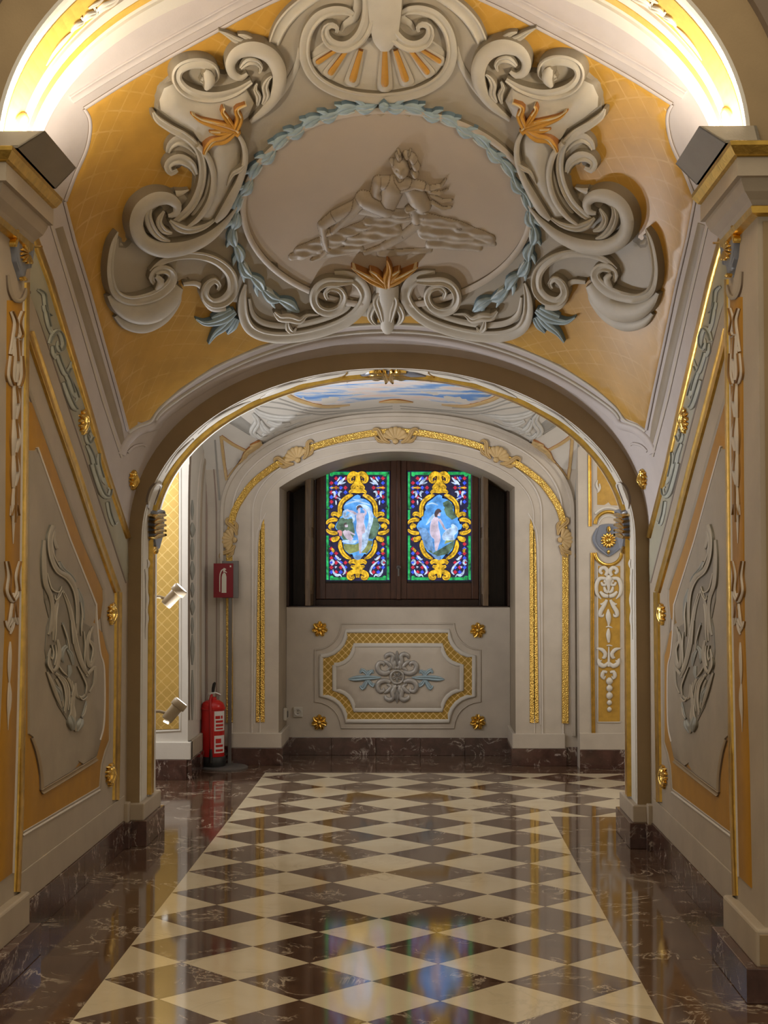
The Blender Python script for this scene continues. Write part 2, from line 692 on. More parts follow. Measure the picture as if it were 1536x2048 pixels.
def plate(name, poly, surf, mat, parent=None, h=0.01, bev=3.0, step=12.0, curved=False, both=False, edge=None, dome=None, lift=0.0):
    """a raised plate with softened edges on a surface; poly in the photograph's frame"""
    if curved:
        B = catmull([(x, y, 0) for x, y in poly], step, True)[:, :2]
    else:
        B = []
        n = len(poly)
        for i in range(n):
            a, b = np.array(poly[i], float), np.array(poly[(i + 1) % n], float)
            m = max(1, int(np.hypot(*(b - a)) / step))
            B += [a + (b - a) * k / m for k in range(m)]
        B = np.array(B)
    nb = len(B)
    area = 0.5 * np.sum(B[:, 0] * np.roll(B[:, 1], -1) - np.roll(B[:, 0], -1) * B[:, 1])
    ed = np.roll(B, -1, 0) - B
    ed /= np.maximum(np.hypot(ed[:, 0], ed[:, 1]), 1e-6)[:, None]
    en = np.stack([-ed[:, 1], ed[:, 0]], 1) * (1 if area > 0 else -1)
    ep = np.roll(en, 1, 0)
    nn = (en + ep) / np.maximum(1 + np.sum(en * ep, 1), 0.35)[:, None]
    pts = [B]
    I1 = B + nn * bev
    d, ins = poly_dist(I1, B)
    keep = ins & (d > 0.8 * bev)
    pts.append(I1[keep])
    x0, y0 = B.min(0)
    x1, y1 = B.max(0)
    gx, gy = np.meshgrid(np.arange(x0, x1, step), np.arange(y0, y1, step))
    G = np.stack([gx.ravel(), gy.ravel()], 1)
    if len(G):
        G = G + np.random.RandomState(3).uniform(-.15, .15, G.shape) * step
        d, ins = poly_dist(G, B)
        G = G[ins & (d > bev + 0.45 * step)]
        pts.append(G)
    A = np.concatenate(pts)
    res = delaunay_2d_cdt([Vector(p) for p in A], [], [list(range(nb))], 1, 1e-4)
    A2 = np.array([tuple(v) for v in res[0]])
    F = [tuple(f) for f in res[2]]
    d, ins = poly_dist(A2, B)
    Q, N = surf.hit(A2)
    hh = h * np.clip(d / bev, 0, 1)
    if dome:
        hh = hh + dome * np.sqrt(np.clip(d / d.max(), 0, 1))
    hh = np.where(d < 1e-3, -0.003, hh + lift)
    V = Q + N * hh[:, None]
    if F:
        f = max(F, key=lambda f: 0)
        s = 0
        for f in F[:60]:
            a, b, c = V[f[0]], V[f[1]], V[f[2]]
            s += np.dot(np.cross(b - a, c - a), N[f[0]])
        if s < 0:
            F = [f[::-1] for f in F]
    mi = [1 if edge and min(d[list(f)]) < 1e-3 else 0 for f in F]
    return emit(name, V, F, [mat, edge] if edge else mat, parent, mi, both)


def T(L, ox, oy, s):
    """points read off an enlarged detail, brought back to the photograph's frame"""
    return [tuple([ox + p[0] / s, oy + p[1] / s] + [v / s for v in p[2:]]) for p in L]


def arch_curve(hw, b, n, spring, zb=None, m=64):
    """(x, z) from the left foot over the crown to the right foot"""
    a = np.linspace(math.pi, 0, m + 1)
    c, s_ = np.cos(a), np.sin(a)
    x = hw * np.sign(c) * np.abs(c) ** (2 / n)
    z = spring + b * np.abs(s_) ** (2 / n)
    pts = [(XC + px, pz) for px, pz in zip(x, z)]
    if zb is not None:
        k = 6
        zs = [zb + (spring - zb) * i / k for i in range(k)]
        pts = [(XC - hw, q) for q in zs] + pts + [(XC + hw, q) for q in zs[::-1]]
    return np.array(pts)


def strip(name, A, B, mat, parent=None, smooth=True, flip=False):
    """a band between two rows of points of equal length"""
    n = len(A)
    V = np.concatenate([A, B])
    F = [(i, i + 1, n + i + 1, n + i) for i in range(n - 1)]
    if flip:
        F = [f[::-1] for f in F]
    return mesh_obj(name, V, F, mat, parent, smooth)


def ring(name, rows, mat, parent=None, smooth=False):
    """sheet through several rows of points of equal length"""
    n = len(rows[0])
    V = np.concatenate(rows)
    F = []
    for r in range(len(rows) - 1):
        F += [(r * n + i, r * n + i + 1, (r + 1) * n + i + 1, (r + 1) * n + i) for i in range(n - 1)]
    return mesh_obj(name, V, F, mat, parent, smooth)


def at_y(c, y):
    return np.stack([c[:, 0], np.full(len(c), y), c[:, 1]], 1)


def curve_normal(c):
    t = np.gradient(c, axis=0)
    n = np.stack([t[:, 1], -t[:, 0]], 1)
    n /= np.maximum(np.hypot(n[:, 0], n[:, 1]), 1e-6)[:, None]
    return n      # points into the opening (below / inside) for a left-to-right curve


def soffit_band(name, cv0, cv1, y0, y1, proud, mat, parent):
    """raised band on a soffit running from curve cv0 at y0 to cv1 at y1"""
    n0, n1 = curve_normal(cv0), curve_normal(cv1)
    rows = [at_y(cv0 - n0 * 0.002, y0), at_y(cv0 + n0 * proud, y0 + 0.2 * min(proud, 0.3 * (y1 - y0))),
            at_y(cv1 + n1 * proud, y1 - 0.2 * min(proud, 0.3 * (y1 - y0))), at_y(cv1 - n1 * 0.002, y1)]
    return ring(name, rows, mat, parent, False)


def wall_band(name, c0, c1, y, proud, mat, parent):
    """raised band on an upright wall facing the camera, between two concentric curves"""
    e = 0.15
    rows = [at_y(c0, y + 0.002), at_y(c0 * (1 - e) + c1 * e, y - proud), at_y(c0 * e + c1 * (1 - e), y - proud), at_y(c1, y + 0.002)]
    return ring(name, rows, mat, parent, False)


def tagged(o, label, cat=None, group=None, kind=None):
    return tag(o, label, cat, group, kind)


# ------------------------------------------------------------------ floor
D = 0.42426
CKY = 4.482
floor = mesh_obj('floor', *box_vf(-3.3, 3.3, 1.6, 11.0, -0.10, -0.012), 'joint')
tag(floor, 'polished floor of cream and brown marble laid as a diagonal chequerboard', kind='structure')


def clip(poly, x0, x1, y0, y1):
    for ax, v, s in ((0, x0, 1), (0, x1, -1), (1, y0, 1), (1, y1, -1)):
        out = []
        for i in range(len(poly)):
            a, b = poly[i - 1], poly[i]
            da, db = (a[ax] - v) * s, (b[ax] - v) * s
            if da * db < -1e-12:
                t = da / (da - db)
                out.append((a[0] + (b[0] - a[0]) * t, a[1] + (b[1] - a[1]) * t))
            if db >= -1e-9:
                out.append(b)
        poly = out
        if len(poly) < 3:
            return []
    return poly


def tile_mesh(name, poly, mat, gap=0.0006):
    c = np.mean(poly, axis=0)
    P = [tuple(np.array(p) + (c - p) / max(np.hypot(*(c - p)), 1e-6) * gap * 1.4) for p in poly]
    n = len(P)
    V = [(x, y, 0.0) for x, y in P] + [(x, y, -0.014) for x, y in P]
    F = [tuple(range(n))] + [(i, i + n, (i + 1) % n + n, (i + 1) % n) for i in range(n)]
    me = bpy.data.meshes.new(name)
    me.from_pydata(V, [], F)
    me.materials.append(MATS[mat])
    return me


def put_tile(name, me, loc):
    o = bpy.data.objects.new(name, me)
    COL.objects.link(o)
    o.parent = floor
    o.location = loc
    return o


h2 = D / 2
dia = [(h2, 0), (0, h2), (-h2, 0), (0, -h2)]
full = {0: tile_mesh('cream_tile', dia, 'marble_cream'), 1: tile_mesh('brown_tile', dia, 'marble_red')}
XL, XR = XC - 2 * D, XC + 2 * D
YK0, YK1, YS = CKY - 7 * h2, CKY + 24 * h2, CKY + 16 * h2
for i in range(-4, 16):
    for j in range(-8, 26):
        if (i + j) % 2:
            continue
        cx, cy = XC + i * h2, CKY + j * h2
        regs = []
        if i < 4:
            regs = [(XL, 9, YK0, YK1)]
        elif i == 4:
            if cy < YS - 0.01:
                regs = [(XL, XR, YK0, YK1)]
            elif cy < YS + 0.01:
                regs = [(XL, XR, YK0, YK1), (XR, 9, YS, YK1)]
            else:
                regs = [(XL, 9, YS, YK1)]
        else:
            regs = [(XR, 3.0, YS, YK1)]
        for rg in regs:
            p = clip([(cx + a, cy + b) for a, b in dia], *rg)
            if len(p) < 3:
                continue
            ar = abs(sum(p[k - 1][0] * p[k][1] - p[k][0] * p[k - 1][1] for k in range(len(p)))) / 2
            if ar < 0.002:
                continue
            nm = 'brown_tile' if i % 2 else 'cream_tile'
            if ar > 0.0899:
                put_tile(nm, full[i % 2], (cx, cy, 0))
            else:
                loc = np.mean(p, axis=0)
                put_tile(nm, tile_mesh(nm, [(a - loc[0], b - loc[1]) for a, b in p], 'marble_red' if i % 2 else 'marble_cream'), (loc[0], loc[1], 0))
YE = YK1


def slabs(x0, x1, y0, y1, nx, ny):
    dx, dy = (x1 - x0) / nx, (y1 - y0) / ny
    me = tile_mesh('border_slab', [(dx / 2, -dy / 2), (dx / 2, dy / 2), (-dx / 2, dy / 2), (-dx / 2, -dy / 2)], 'marble_red', 0.0004)
    for a in range(nx):
        for b in range(ny):
            put_tile('border_slab', me, (x0 + dx * (a + .5), y0 + dy * (b + .5), 0))


slabs(XC - 1.26, XL, 4.4, YE, 1, 9)
slabs(XR, XC + 1.26, 4.4, YS, 1, 6)
slabs(XC - 2.2, XL, YK0, 4.4, 2, 3)
slabs(XR, XC + 2.2, YK0, 4.4, 2, 3)
slabs(-3.2, XC - 1.26, Y_F0, YE, 3, 4)
slabs(-3.2, 3.2, YE, 10.6, 9, 1)
slabs(XC + 1.26, 3.0, Y_F0, YS, 3, 1)

# ------------------------------------------------------------------ side walls and raking vault
wl = tag(mesh_obj('wall_left', *box_vf(-1.75, XC - HWW, 4.9, 7.1, 0, 3.6), 'plaster'), 'taupe side wall with ochre panel and raking gold mouldings, on the fire extinguisher side', kind='structure')
wr = tag(mesh_obj('wall_right', *box_vf(XC + HWW, 1.45, 4.9, 7.1, 0, 3.6), 'plaster'), 'taupe side wall with ochre panel and raking gold mouldings, opposite the extinguisher side', kind='structure')
rows = []
for y in np.linspace(4.90, 7.02, 28):
    c = arch_curve(HWW, 0.9, 2.15, 1.45 + SL * (Y_F0 - y), m=72)
    rows.append(at_y(c, y))
ceil_ = ring('ceiling', rows, 'plaster_lilac', None, True)
tag(ceil_, 'raking painted vault falling towards the low arch, with ochre field and lilac frame', kind='structure')

# second arch
cI = arch_curve(1.177, 0.82, 2.05, 1.45, 0.0)
cO = arch_curve(HWW + 0.005, 0.905, 2.15, 1.45, 0.0)
wm = ring('wall_middle', [at_y(cO, 7.005), at_y(cI, Y_F0)], 'plaster_front', None, False)
tag(wm, 'low basket-handle arch at the foot of the painted vault', kind='structure')
ring('arch_soffit', [at_y(cI, y) for y in np.linspace(Y_F0, Y_F1, 4)], 'plaster_white', wm, True)
cBig = arch_curve(3.3, 1.9, 5, 1.45, 0.0)
ring('arch_back_face', [at_y(cI, Y_F1), at_y(cBig, Y_F1)], 'plaster', wm, False)
for sg in (-1, 1):
    X = lambda d: XC + sg * d
    box('pier_plinth', X(1.152), X(1.30), Y_F0 - 0.025, Y_F1 + 0.02, 0.118, 0.20, 'plaster', wm, 0.006)
    box('marble_foot', X(1.135), X(1.30), Y_F0 - 0.04, Y_F1 + 0.035, 0.0, 0.12, 'marble_base', wm, 0.003)
    box('pier_plinth', X(1.215), X(1.30), Y_F0 - 0.085, Y_F0 - 0.02, 0.118, 0.21, 'plaster', wm, 0.004)
    box('marble_foot', X(1.205), X(1.30), Y_F0 - 0.10, Y_F0 - 0.03, 0.0, 0.12, 'marble_base', wm, 0.003)

# gold rails and painted bands on the second arch's soffit
for y0, y1, mt, pr, nm in ((7.03, 7.17, 'white_paint', 0.003, 'painted_band'), (7.185, 7.215, 'gold', 0.022, 'gold_rail'), (7.24, 7.27, 'gold', 0.020, 'gold_rail')):
    cc = arch_curve(1.177, 0.82, 2.05, 1.45, 0.21)
    soffit_band(nm, cc, cc, y0, y1, pr, mt, wm)

# front arch
sA = arch_curve(1.178, 0.84, 2.0, 2.62, m=72)
sB = arch_curve(1.170, 0.745, 2.0, 2.62, m=72)
mixrow = lambda t: sA * (1 - t) + sB * t
wf = ring('wall_front', [at_y(arch_curve(3.4, 2.2, 4, 2.62, m=72), Y_N0), at_y(sA, Y_N0)], 'plaster_front', None, False)
tag(wf, 'tall front arch with glowing painted soffit above the two piers', kind='structure')
ring('arch_soffit', [at_y(mixrow(t), Y_N0 + (Y_N1 - Y_N0) * t) for t in np.linspace(0, 1, 6)], 'plaster_white', wf, True)
ring('arch_back_face', [at_y(sB, Y_N1), at_y(arch_curve(HWW + 0.02, 0.95, 2.15, 2.62, m=72), Y_N1)], 'plaster_lilac', wf, False)
for t0, t1, mt, pr, nm in ((0.0, 0.06, 'plaster_white', 0.012, 'arch_fillet'), (0.17, 0.50, 'ochre_band', 0.003, 'painted_band'), (0.535, 0.57, 'line_light', 0.008, 'arch_fillet'),
                           (0.67, 0.75, 'ochre_band', 0.003, 'painted_stripe'), (0.80, 0.84, 'plaster_white', 0.010, 'arch_fillet')):
    if 'ochre_band' not in MATS:
        paint('ochre_band', (0.66, 0.42, 0.085, 1), var=0.12, scale=40)
    soffit_band(nm, mixrow(t0), mixrow(t1), Y_N0 + (Y_N1 - Y_N0) * t0, Y_N0 + (Y_N1 - Y_N0) * t1, pr, mt, wf)
for sg in (-1, 1):
    X = lambda d: XC + sg * d
    box('pier_wall', X(1.32), X(3.4), Y_N0 + 0.015, Y_N1, 0, 2.66, 'plaster_front', wf)
# dark rib on the hall side above the arch
c1 = arch_curve(1.30, 1.02, 2.0, 2.62, m=72)
c2 = arch_curve(1.36, 1.09, 2.0, 2.62, m=72)
wall_band('hall_rib', c1, c2, Y_N0, 0.02, 'line_dark', wf)

# ------------------------------------------------------------------ room behind the second arch
gx = np.arange(-3.3, 3.31, 0.05)
gy = np.concatenate([np.linspace(7.41, 9.99, 60)])
GX, GY = np.meshgrid(gx, gy)
GZ = groin_z(GX, GY)
nX = len(gx)
V = np.stack([GX.ravel(), GY.ravel(), GZ.ravel()], 1)
F = [(j * nX + i, (j + 1) * nX + i, (j + 1) * nX + i + 1, j * nX + i + 1) for j in range(len(gy) - 1) for i in range(nX - 1)]
groin = tag(mesh_obj('ceiling_far', V, F, 'plaster_white', None, True), 'pale groin vault with a sky fresco beyond the low arch', kind='structure')

a = math.asin(0.8 / 1.43)
an = np.linspace(-a, a, 41)
arc = np.stack([XC + 1.43 * np.sin(an), 0.69 + 1.43 * np.cos(an)], 1)
zj = arc[0, 1]
nich = np.concatenate([np.stack([np.full(8, XC - 0.8), np.linspace(0, zj, 9)[:-1]], 1), arc, np.stack([np.full(8, XC + 0.8), np.linspace(zj, 0, 9)[1:]], 1)])
nOut = nich.copy()
nOut[:, 0] = XC + (nich[:, 0] - XC) * 2.0
k = len(nich)
nOut[8:-8, 1] = 2.62
wb = ring('wall_back', [at_y(nOut, Y_B), at_y(nich, Y_B)], 'plaster_pale', None, False)
tag(wb, 'end wall with shell-studded arch framing the window niche', kind='structure')
ring('niche_reveal', [at_y(nich, Y_B), at_y(nich, 10.95)], 'plaster_panel', wb, False)
pp = box('parapet', XC - 0.8, XC + 0.8, 10.52, 10.95, 0, 1.05, 'plaster_pale', wb, 0.004)
box('niche_back', XC - 0.82, XC + 0.82, 10.90, 11.0, 0, 2.3, 'wood_dark', wb)
wpl = tag(mesh_obj('wall_pier', *box_vf(-3.2, -1.451, 9.24, 10.3, 0, 2.7), 'plaster_white'), 'white-lit pier with tall gold lattice panel behind the extinguisher', kind='structure')
wpr = tag(mesh_obj('wall_panelled', *box_vf(1.062, 3.2, 9.82, 10.3, 0, 2.7), 'plaster_pale'), 'wall with gold-framed pendant panel beside the window niche', kind='structure')
for nm, x0, x1, lb in (('wall_passage_left', -3.35, -3.2, 'end wall of the cross passage beyond the fire extinguisher'), ('wall_passage_right', 3.2, 3.35, 'end wall of the cross passage opposite the fire extinguisher')):
    tag(mesh_obj(nm, *box_vf(x0, x1, 7.3, 10.3, 0, 2.7), 'plaster'), lb, kind='structure')

# archivolt mouldings on the end wall
for hw, b, w_, sp, pr, mt in ((1.204, 0.685, 0.030, 1.70, 0.022, 'plaster_pale'), (1.125, 0.62, 0.014, 1.70, 0.008, 'line_light'), (0.985, 0.50, 0.012, 1.70, 0.008, 'line_light'), (0.93, 0.46, 0.008, 1.68, 0.006, 'line_light')):
    wall_band('arch_moulding', arch_curve(hw, b, 2.15, sp, 0.2), arch_curve(hw - w_, b - w_, 2.15, sp, 0.2), Y_B, pr, mt, wb)

# ------------------------------------------------------------------ baseboards (marble slabs with white skirting)


def base_run(root, axis, c, a0, a1, face, n, z1=0.12, th=0.02, skirt=None, out=0.0):
    """slabs along a line; axis 'y' runs in depth at X=c, axis 'x' runs across at Y=c; face = direction they look"""
    L = (a1 - a0) / n
    for i in range(n):
        p, q = a0 + i * L + 0.001, a0 + (i + 1) * L - 0.001
        if axis == 'y':
            box('marble_slab', c, c + face * th, p, q, 0, z1, 'marble_base', root, 0.002)
        else:
            y0, y1 = sorted((c, c + face * th))
            box('marble_slab', p, q, y0, y1, 0, z1, 'marble_base', root, 0.002)
    if skirt:
        if axis == 'y':
            box('skirting', c, c + face * (th - 0.006), a0, a1, z1, skirt, 'plaster', root, 0.004)
        else:
            y0, y1 = sorted((c, c + face * (th - 0.006)))
            box('skirting', a0, a1, y0, y1, z1, skirt, 'plaster', root, 0.004)


bl = empty('baseboard_left', 'veined dark marble baseboard along the wall on the extinguisher side', kind='structure')
base_run(bl, 'y', XC - HWW, 4.95, 6.93, 1, 7, 0.128, 0.012, 0.245)
br = empty('baseboard_right', 'veined dark marble baseboard along the wall opposite the extinguisher side', kind='structure')
base_run(br, 'y', XC + HWW, 4.95, 6.93, -1, 7, 0.128, 0.012, 0.245)
bb = empty('baseboard_back', 'veined dark marble baseboard below the window parapet and niche pilasters', kind='structure')
base_run(bb, 'x', 10.52, XC - 0.79, XC + 0.79, -1, 5, 0.125, 0.015)
for sg in (-1, 1):
    X = lambda d: XC + sg * d
    x0, x1 = sorted((X(0.768), X(1.14)))
    base_run(bb, 'x', Y_B, x0, x1, -1, 1, 0.115, 0.03)
    box('skirting', x0 + 0.01, x1 - 0.01, Y_B - 0.024, Y_B + 0.01, 0.115, 0.215, 'plaster_pale', bb, 0.004)
    base_run(bb, 'y', X(0.8), Y_B, 10.50, -sg, 1, 0.115, 0.03)
    y_ = sorted((X(0.8), X(0.776)))
    box('skirting', y_[0], y_[1], Y_B - 0.01, 10.50, 0.115, 0.215, 'plaster_pale', bb, 0.004)
base_run(bb, 'x', 9.82, 1.062, 3.1, -1, 5, 0.125, 0.018)
box('skirting', 1.062, 3.1, 9.806, 9.83, 0.125, 0.235, 'plaster_pale', bb, 0.003)
bp = empty('baseboard_pier', 'veined dark marble baseboard and white skirting of the pier behind the extinguisher', kind='structure')
base_run(bp, 'x', 9.24, -3.1, -1.451, -1, 4, 0.125, 0.03)
base_run(bp, 'y', -1.451, 9.22, 9.97, 1, 2, 0.125, 0.03)
box('skirting', -3.1, -1.430, 9.216, 9.30, 0.125, 0.235, 'plaster_white', bp, 0.004)
box('skirting', -1.46, -1.430, 9.25, 9.97, 0.125, 0.235, 'plaster', bp, 0.004)
base_run(bb, 'x', Y_B, -1.45, XC - 1.14, -1, 1, 0.125, 0.012)
base_run(bb, 'x', Y_B, XC + 1.14, 1.062, -1, 1, 0.125, 0.012)

# ------------------------------------------------------------------ pilasters of the front arch, with cornice and light trough
for sg, side in ((-1, 'on the extinguisher side'), (1, 'opposite the extinguisher side')):
    X = lambda d: XC + sg * d
    root = empty('pilaster', 'front arch pilaster with ochre strip, gilded cornice and marble foot, ' + side, 'pilaster', (X(1.25), 4.735, 0), 'pilasters of the front arch')
    box('shaft', X(1.196), X(1.36), Y_N0, Y_N1, 0.2, 2.46, 'plaster', root)
    box('plinth', X(1.162), X(1.36), Y_N0 - 0.03, Y_N1 + 0.03, 0.10, 0.215, 'plaster', root, 0.008)
    box('marble_foot', X(1.128), X(1.36), Y_N0 - 0.05, Y_N1 + 0.05, 0.0, 0.105, 'marble_base', root, 0.003)
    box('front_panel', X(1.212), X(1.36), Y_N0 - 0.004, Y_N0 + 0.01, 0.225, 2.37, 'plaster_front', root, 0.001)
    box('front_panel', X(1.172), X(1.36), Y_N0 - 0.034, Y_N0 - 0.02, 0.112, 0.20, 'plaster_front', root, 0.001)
    # cornice: levels of (offset, z) grouped by material
    lev = [('gold_fillet', 'gold', [(0.0, 2.385), (0.022, 2.392), (0.026, 2.412), (0.020, 2.416)]),
           ('cornice_cyma', 'plaster', [(0.020, 2.414), (0.030, 2.430), (0.050, 2.452), (0.062, 2.480), (0.064, 2.490)]),
           ('cornice_fascia', 'plaster', [(0.064, 2.490), (0.078, 2.492), (0.078, 2.548), (0.074, 2.552)]),
           ('gold_fillet', 'gold', [(0.074, 2.550), (0.086, 2.556), (0.102, 2.580), (0.104, 2.592), (0.09, 2.597), (0.0, 2.60)])]
    for nm, mt, pr in lev:
        V, F = [], []
        for o_, z in pr:
            V += [(X(1.40), Y_N0 - o_, z), (X(1.196 - o_), Y_N0 - o_, z), (X(1.196 - o_), Y_N1 + o_, z), (X(1.40), Y_N1 + o_, z)]
        for r in range(len(pr) - 1):
            for q in range(3):
                F.append((r * 4 + q, r * 4 + q + 1, r * 4 + q + 5, r * 4 + q + 4))
        if sg < 0:
            F = [f[::-1] for f in F]
        F.append(tuple(range(len(V) - 4, len(V))))
        mesh_obj(nm, V, F, mt, root)
    t = empty('cove_light', 'plain grey light trough on the front arch cornice ' + side, 'cove light', (X(1.10), 4.735, 2.6), 'light troughs of the front arch')
    y0, y1, za, zb = Y_N0 + 0.005, Y_N1 - 0.02, 2.59, 2.665
    def board(nm, P, n):      # a board of 9 mm from its four outer corners
        P = [np.array(p, float) for p in P]
        nn_ = np.array(n, float) * 0.009
        V = P + [p - nn_ for p in P]
        mesh_obj(nm, V, [(0, 1, 2, 3), (7, 6, 5, 4), (0, 4, 5, 1), (1, 5, 6, 2), (2, 6, 7, 3), (3, 7, 4, 0)], 'box_grey', t)

    zb = 2.668
    fb, ft, rb, rt = Y_N0 - 0.06, Y_N0 - 0.005, Y_N1 - 0.01, Y_N1 - 0.015
    za = 2.598
    board('side_board', [(X(1.088), fb, za), (X(1.088), rb, za), (X(1.018), rt, zb), (X(1.018), ft - 0.0, zb)], (-sg, 0, 0))
    board('side_board', [(X(1.195), fb, za), (X(1.195), rb, za), (X(1.195), rt, zb), (X(1.195), ft, zb)], (sg, 0, 0))
    board('front_board', [(X(1.088), fb, za), (X(1.195), fb, za), (X(1.195), ft, zb), (X(1.018), ft, zb)], (0, -1, 0))
    board('back_board', [(X(1.088), rb, za), (X(1.195), rb, za), (X(1.195), rt, zb), (X(1.018), rt, zb)], (0, 1, 0))
    board('bottom_board', [(X(1.088), fb, za), (X(1.195), fb, za), (X(1.195), rb, za), (X(1.088), rb, za)], (0, 0, -1))
    box('lamp_tube', X(1.12), X(1.15), y0 + 0.03, y1 - 0.03, za + 0.01, za + 0.035, 'lamp_glow', t)

# ------------------------------------------------------------------ painted vault: ochre field and frame
fieldL = [(770, -75), (640, -42), (510, 20), (440, 58), (345, 110), (250, 165), (168, 217), (178, 235), (180, 260), (172, 300), (150, 350), (130, 402),
          (150, 480), (180, 580), (210, 690), (238, 790), (257, 862), (275, 850), (300, 840), (318, 815), (360, 778), (430, 732), (520, 692), (620, 663), (700, 649), (775, 645)]


def mirror_px(p, surf=VAULT):
    """pixel of the mirror image of a surface point, for outlines that cross the middle"""
    Q, _ = surf.hit(np.array([p[:2]]))
    Q = Q[0].copy()
    Q[0] = 2 * XC - Q[0]
    q = Q - CAM
    z = q @ FWD
    return (768 + FPX * (q @ RGT) / z, 1024 - FPX * (q @ UPV) / z)


def half_to_full(L, surf=VAULT):
    return list(L) + [mirror_px(p, surf) for p in L[-2:0:-1]]


plate('ochre_field', half_to_full(fieldL), VAULT, 'field_ochre', ceil_, h=0.003, bev=2, step=16)
stroke('field_moulding', [(x, y, 4) for x, y in fieldL[1:7]], VAULT, 'plaster_lilac', ceil_, 0.8, 'round', 'line_dark', True)
stroke('field_moulding', [(x - 26, y - 18, 9) for x, y in fieldL[1:7]], VAULT, 'plaster_lilac', ceil_, 0.45, 'band', None, True)
stroke('field_moulding', [(x, y, 4) for x, y in fieldL[6:12]], VAULT, 'plaster_lilac', ceil_, 0.8, 'round', 'line_dark', True)
stroke('field_moulding', [(x - 2, y, 3.5) for x, y in fieldL[11:17]], VAULT, 'plaster_lilac', ceil_, 0.9, 'round', 'line_dark', True, straight=True)
stroke('field_moulding', [(96, 432, 2.5), (150, 610, 2.5), (205, 800, 2.5), (243, 915, 2.5)], VAULT, 'line_light', ceil_, 0.9, 'round', 'line_dark', True, straight=True)
stroke('field_moulding', [(118, 455, 9), (150, 560, 9), (195, 710, 9), (236, 850, 8), (246, 888, 5)], VAULT, 'plaster_panel', ceil_, 0.15, 'flat', None, True, straight=True)
stroke('field_moulding', [(x, y + 3, 3) for x, y in fieldL[16:]], VAULT, 'plaster_white', ceil_, 0.9, 'round', None, True)
low = [(243, 915), (255, 888), (280, 868), (312, 858), (325, 840), (380, 800), (445, 762), (530, 725), (625, 697), (705, 684), (778, 680)]
stroke('arch_moulding', [(x, y - 6, 8) for x, y in low], VAULT, 'plaster_lilac', ceil_, 0.5, 'round', None, True)
stroke('arch_moulding', [(x, y - 18, 3) for x, y in low[3:]], VAULT, 'plaster_white', ceil_, 0.9, 'round', None, True)
stroke('arch_moulding', [(255, 905, 3), (268, 893, 3), (285, 889, 3), (291, 893, 2)], VAULT, 'plaster_lilac', ceil_, 0.8, 'round', 'line_dark', True)

# ------------------------------------------------------------------ cartouche
ct = empty('cartouche', 'great grey scrollwork cartouche on the ochre vault around an oval medallion', 'cartouche', (XC, 5.8, 2.6))
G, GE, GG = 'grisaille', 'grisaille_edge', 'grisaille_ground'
body = [(770, -40), (690, -30), (620, -12), (575, 12), (545, 52), (538, 80), (500, 78), (455, 100), (445, 135), (420, 112), (372, 110), (343, 140), (312, 170), (306, 205), (305, 228),
        (345, 262), (330, 290), (326, 325), (342, 340), (366, 335), (382, 350), (380, 378), (345, 372), (300, 378), (262, 408), (248, 450), (248, 478), (232, 465), (210, 495),
        (206, 560), (214, 605), (245, 640), (330, 610), (352, 575), (362, 560), (398, 572), (412, 598), (470, 605), (482, 645), (510, 668), (560, 672), (640, 655), (720, 632), (775, 640)]
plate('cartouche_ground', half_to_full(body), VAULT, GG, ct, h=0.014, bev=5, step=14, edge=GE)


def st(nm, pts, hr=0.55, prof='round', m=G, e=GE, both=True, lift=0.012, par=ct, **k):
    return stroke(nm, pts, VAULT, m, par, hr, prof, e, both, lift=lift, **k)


# --- top: keel, volutes and shell
st('keel', [(770, -60, 40), (770, -10, 40), (770, 40, 34), (770, 70, 26), (770, 90, 10)], 0.35, both=False, lift=0.03)
st('volute', [(736, -40, 15), (739, 0, 16), (735, 30, 16), (722, 58, 15), (702, 76, 14), (680, 80, 13), (660, 72, 12), (650, 57, 10), (652, 43, 8), (664, 38, 7), (674, 45, 5), (672, 54, 3)], 0.7, 'roll', lift=0.03)
st('volute', [(712, -30, 9), (716, 0, 10), (708, 28, 10), (690, 42, 7), (682, 56, 4)], 0.5, lift=0.015)
shell = plate('shell_dish', half_to_full([(770, 60), (650, 70), (618, 95), (618, 120), (640, 148), (690, 172), (770, 182)]), VAULT, G, ct, h=0.02, bev=6, step=10)[0]
for (x0, y0, x1, y1, w) in ((675, 88, 628, 118, 11), (692, 92, 655, 142, 14), (722, 90, 702, 158, 17), (770, 90, 770, 168, 18)):
    st('shell_lobe', [(x0, y0, w * .5), ((x0 + x1) / 2, (y0 + y1) / 2, w * .85), (x1, y1, w), (x1 + (x1 - x0) * .08, y1 + (y1 - y0) * .08, w * .55)], 0.5, both=x0 != 770, lift=0.016, par=shell)
    st('shell_flute', [(x0, y0, w * .3), ((x0 + x1) / 2, (y0 + y1) / 2, w * .42), (x0 + (x1 - x0) * .85, y0 + (y1 - y0) * .85, w * .48), (x0 + (x1 - x0) * .93, y0 + (y1 - y0) * .93, w * .2)],
       0.5, m='orange_paint', e='orange_edge', both=x0 != 770, lift=0.030, par=shell)
st('shell_rim', [(706, 20, 6), (690, 12, 9), (664, 12, 11), (636, 24, 12), (616, 50, 12), (608, 82, 12), (611, 115, 12), (630, 147, 12), (668, 171, 12), (716, 184, 12), (770, 188, 12)], 0.6, 'roll', lift=0.022, par=shell)
# --- outer sweep beside the shell
st('sweep', [(700, -45, 12), (640, -22, 13), (592, 10, 14), (562, 44, 14), (546, 80, 12)], 0.5, 'band')
st('sweep', [(600, 90, 5), (592, 128, 7), (565, 175, 8), (530, 215, 7), (500, 240, 4)], 0.5)
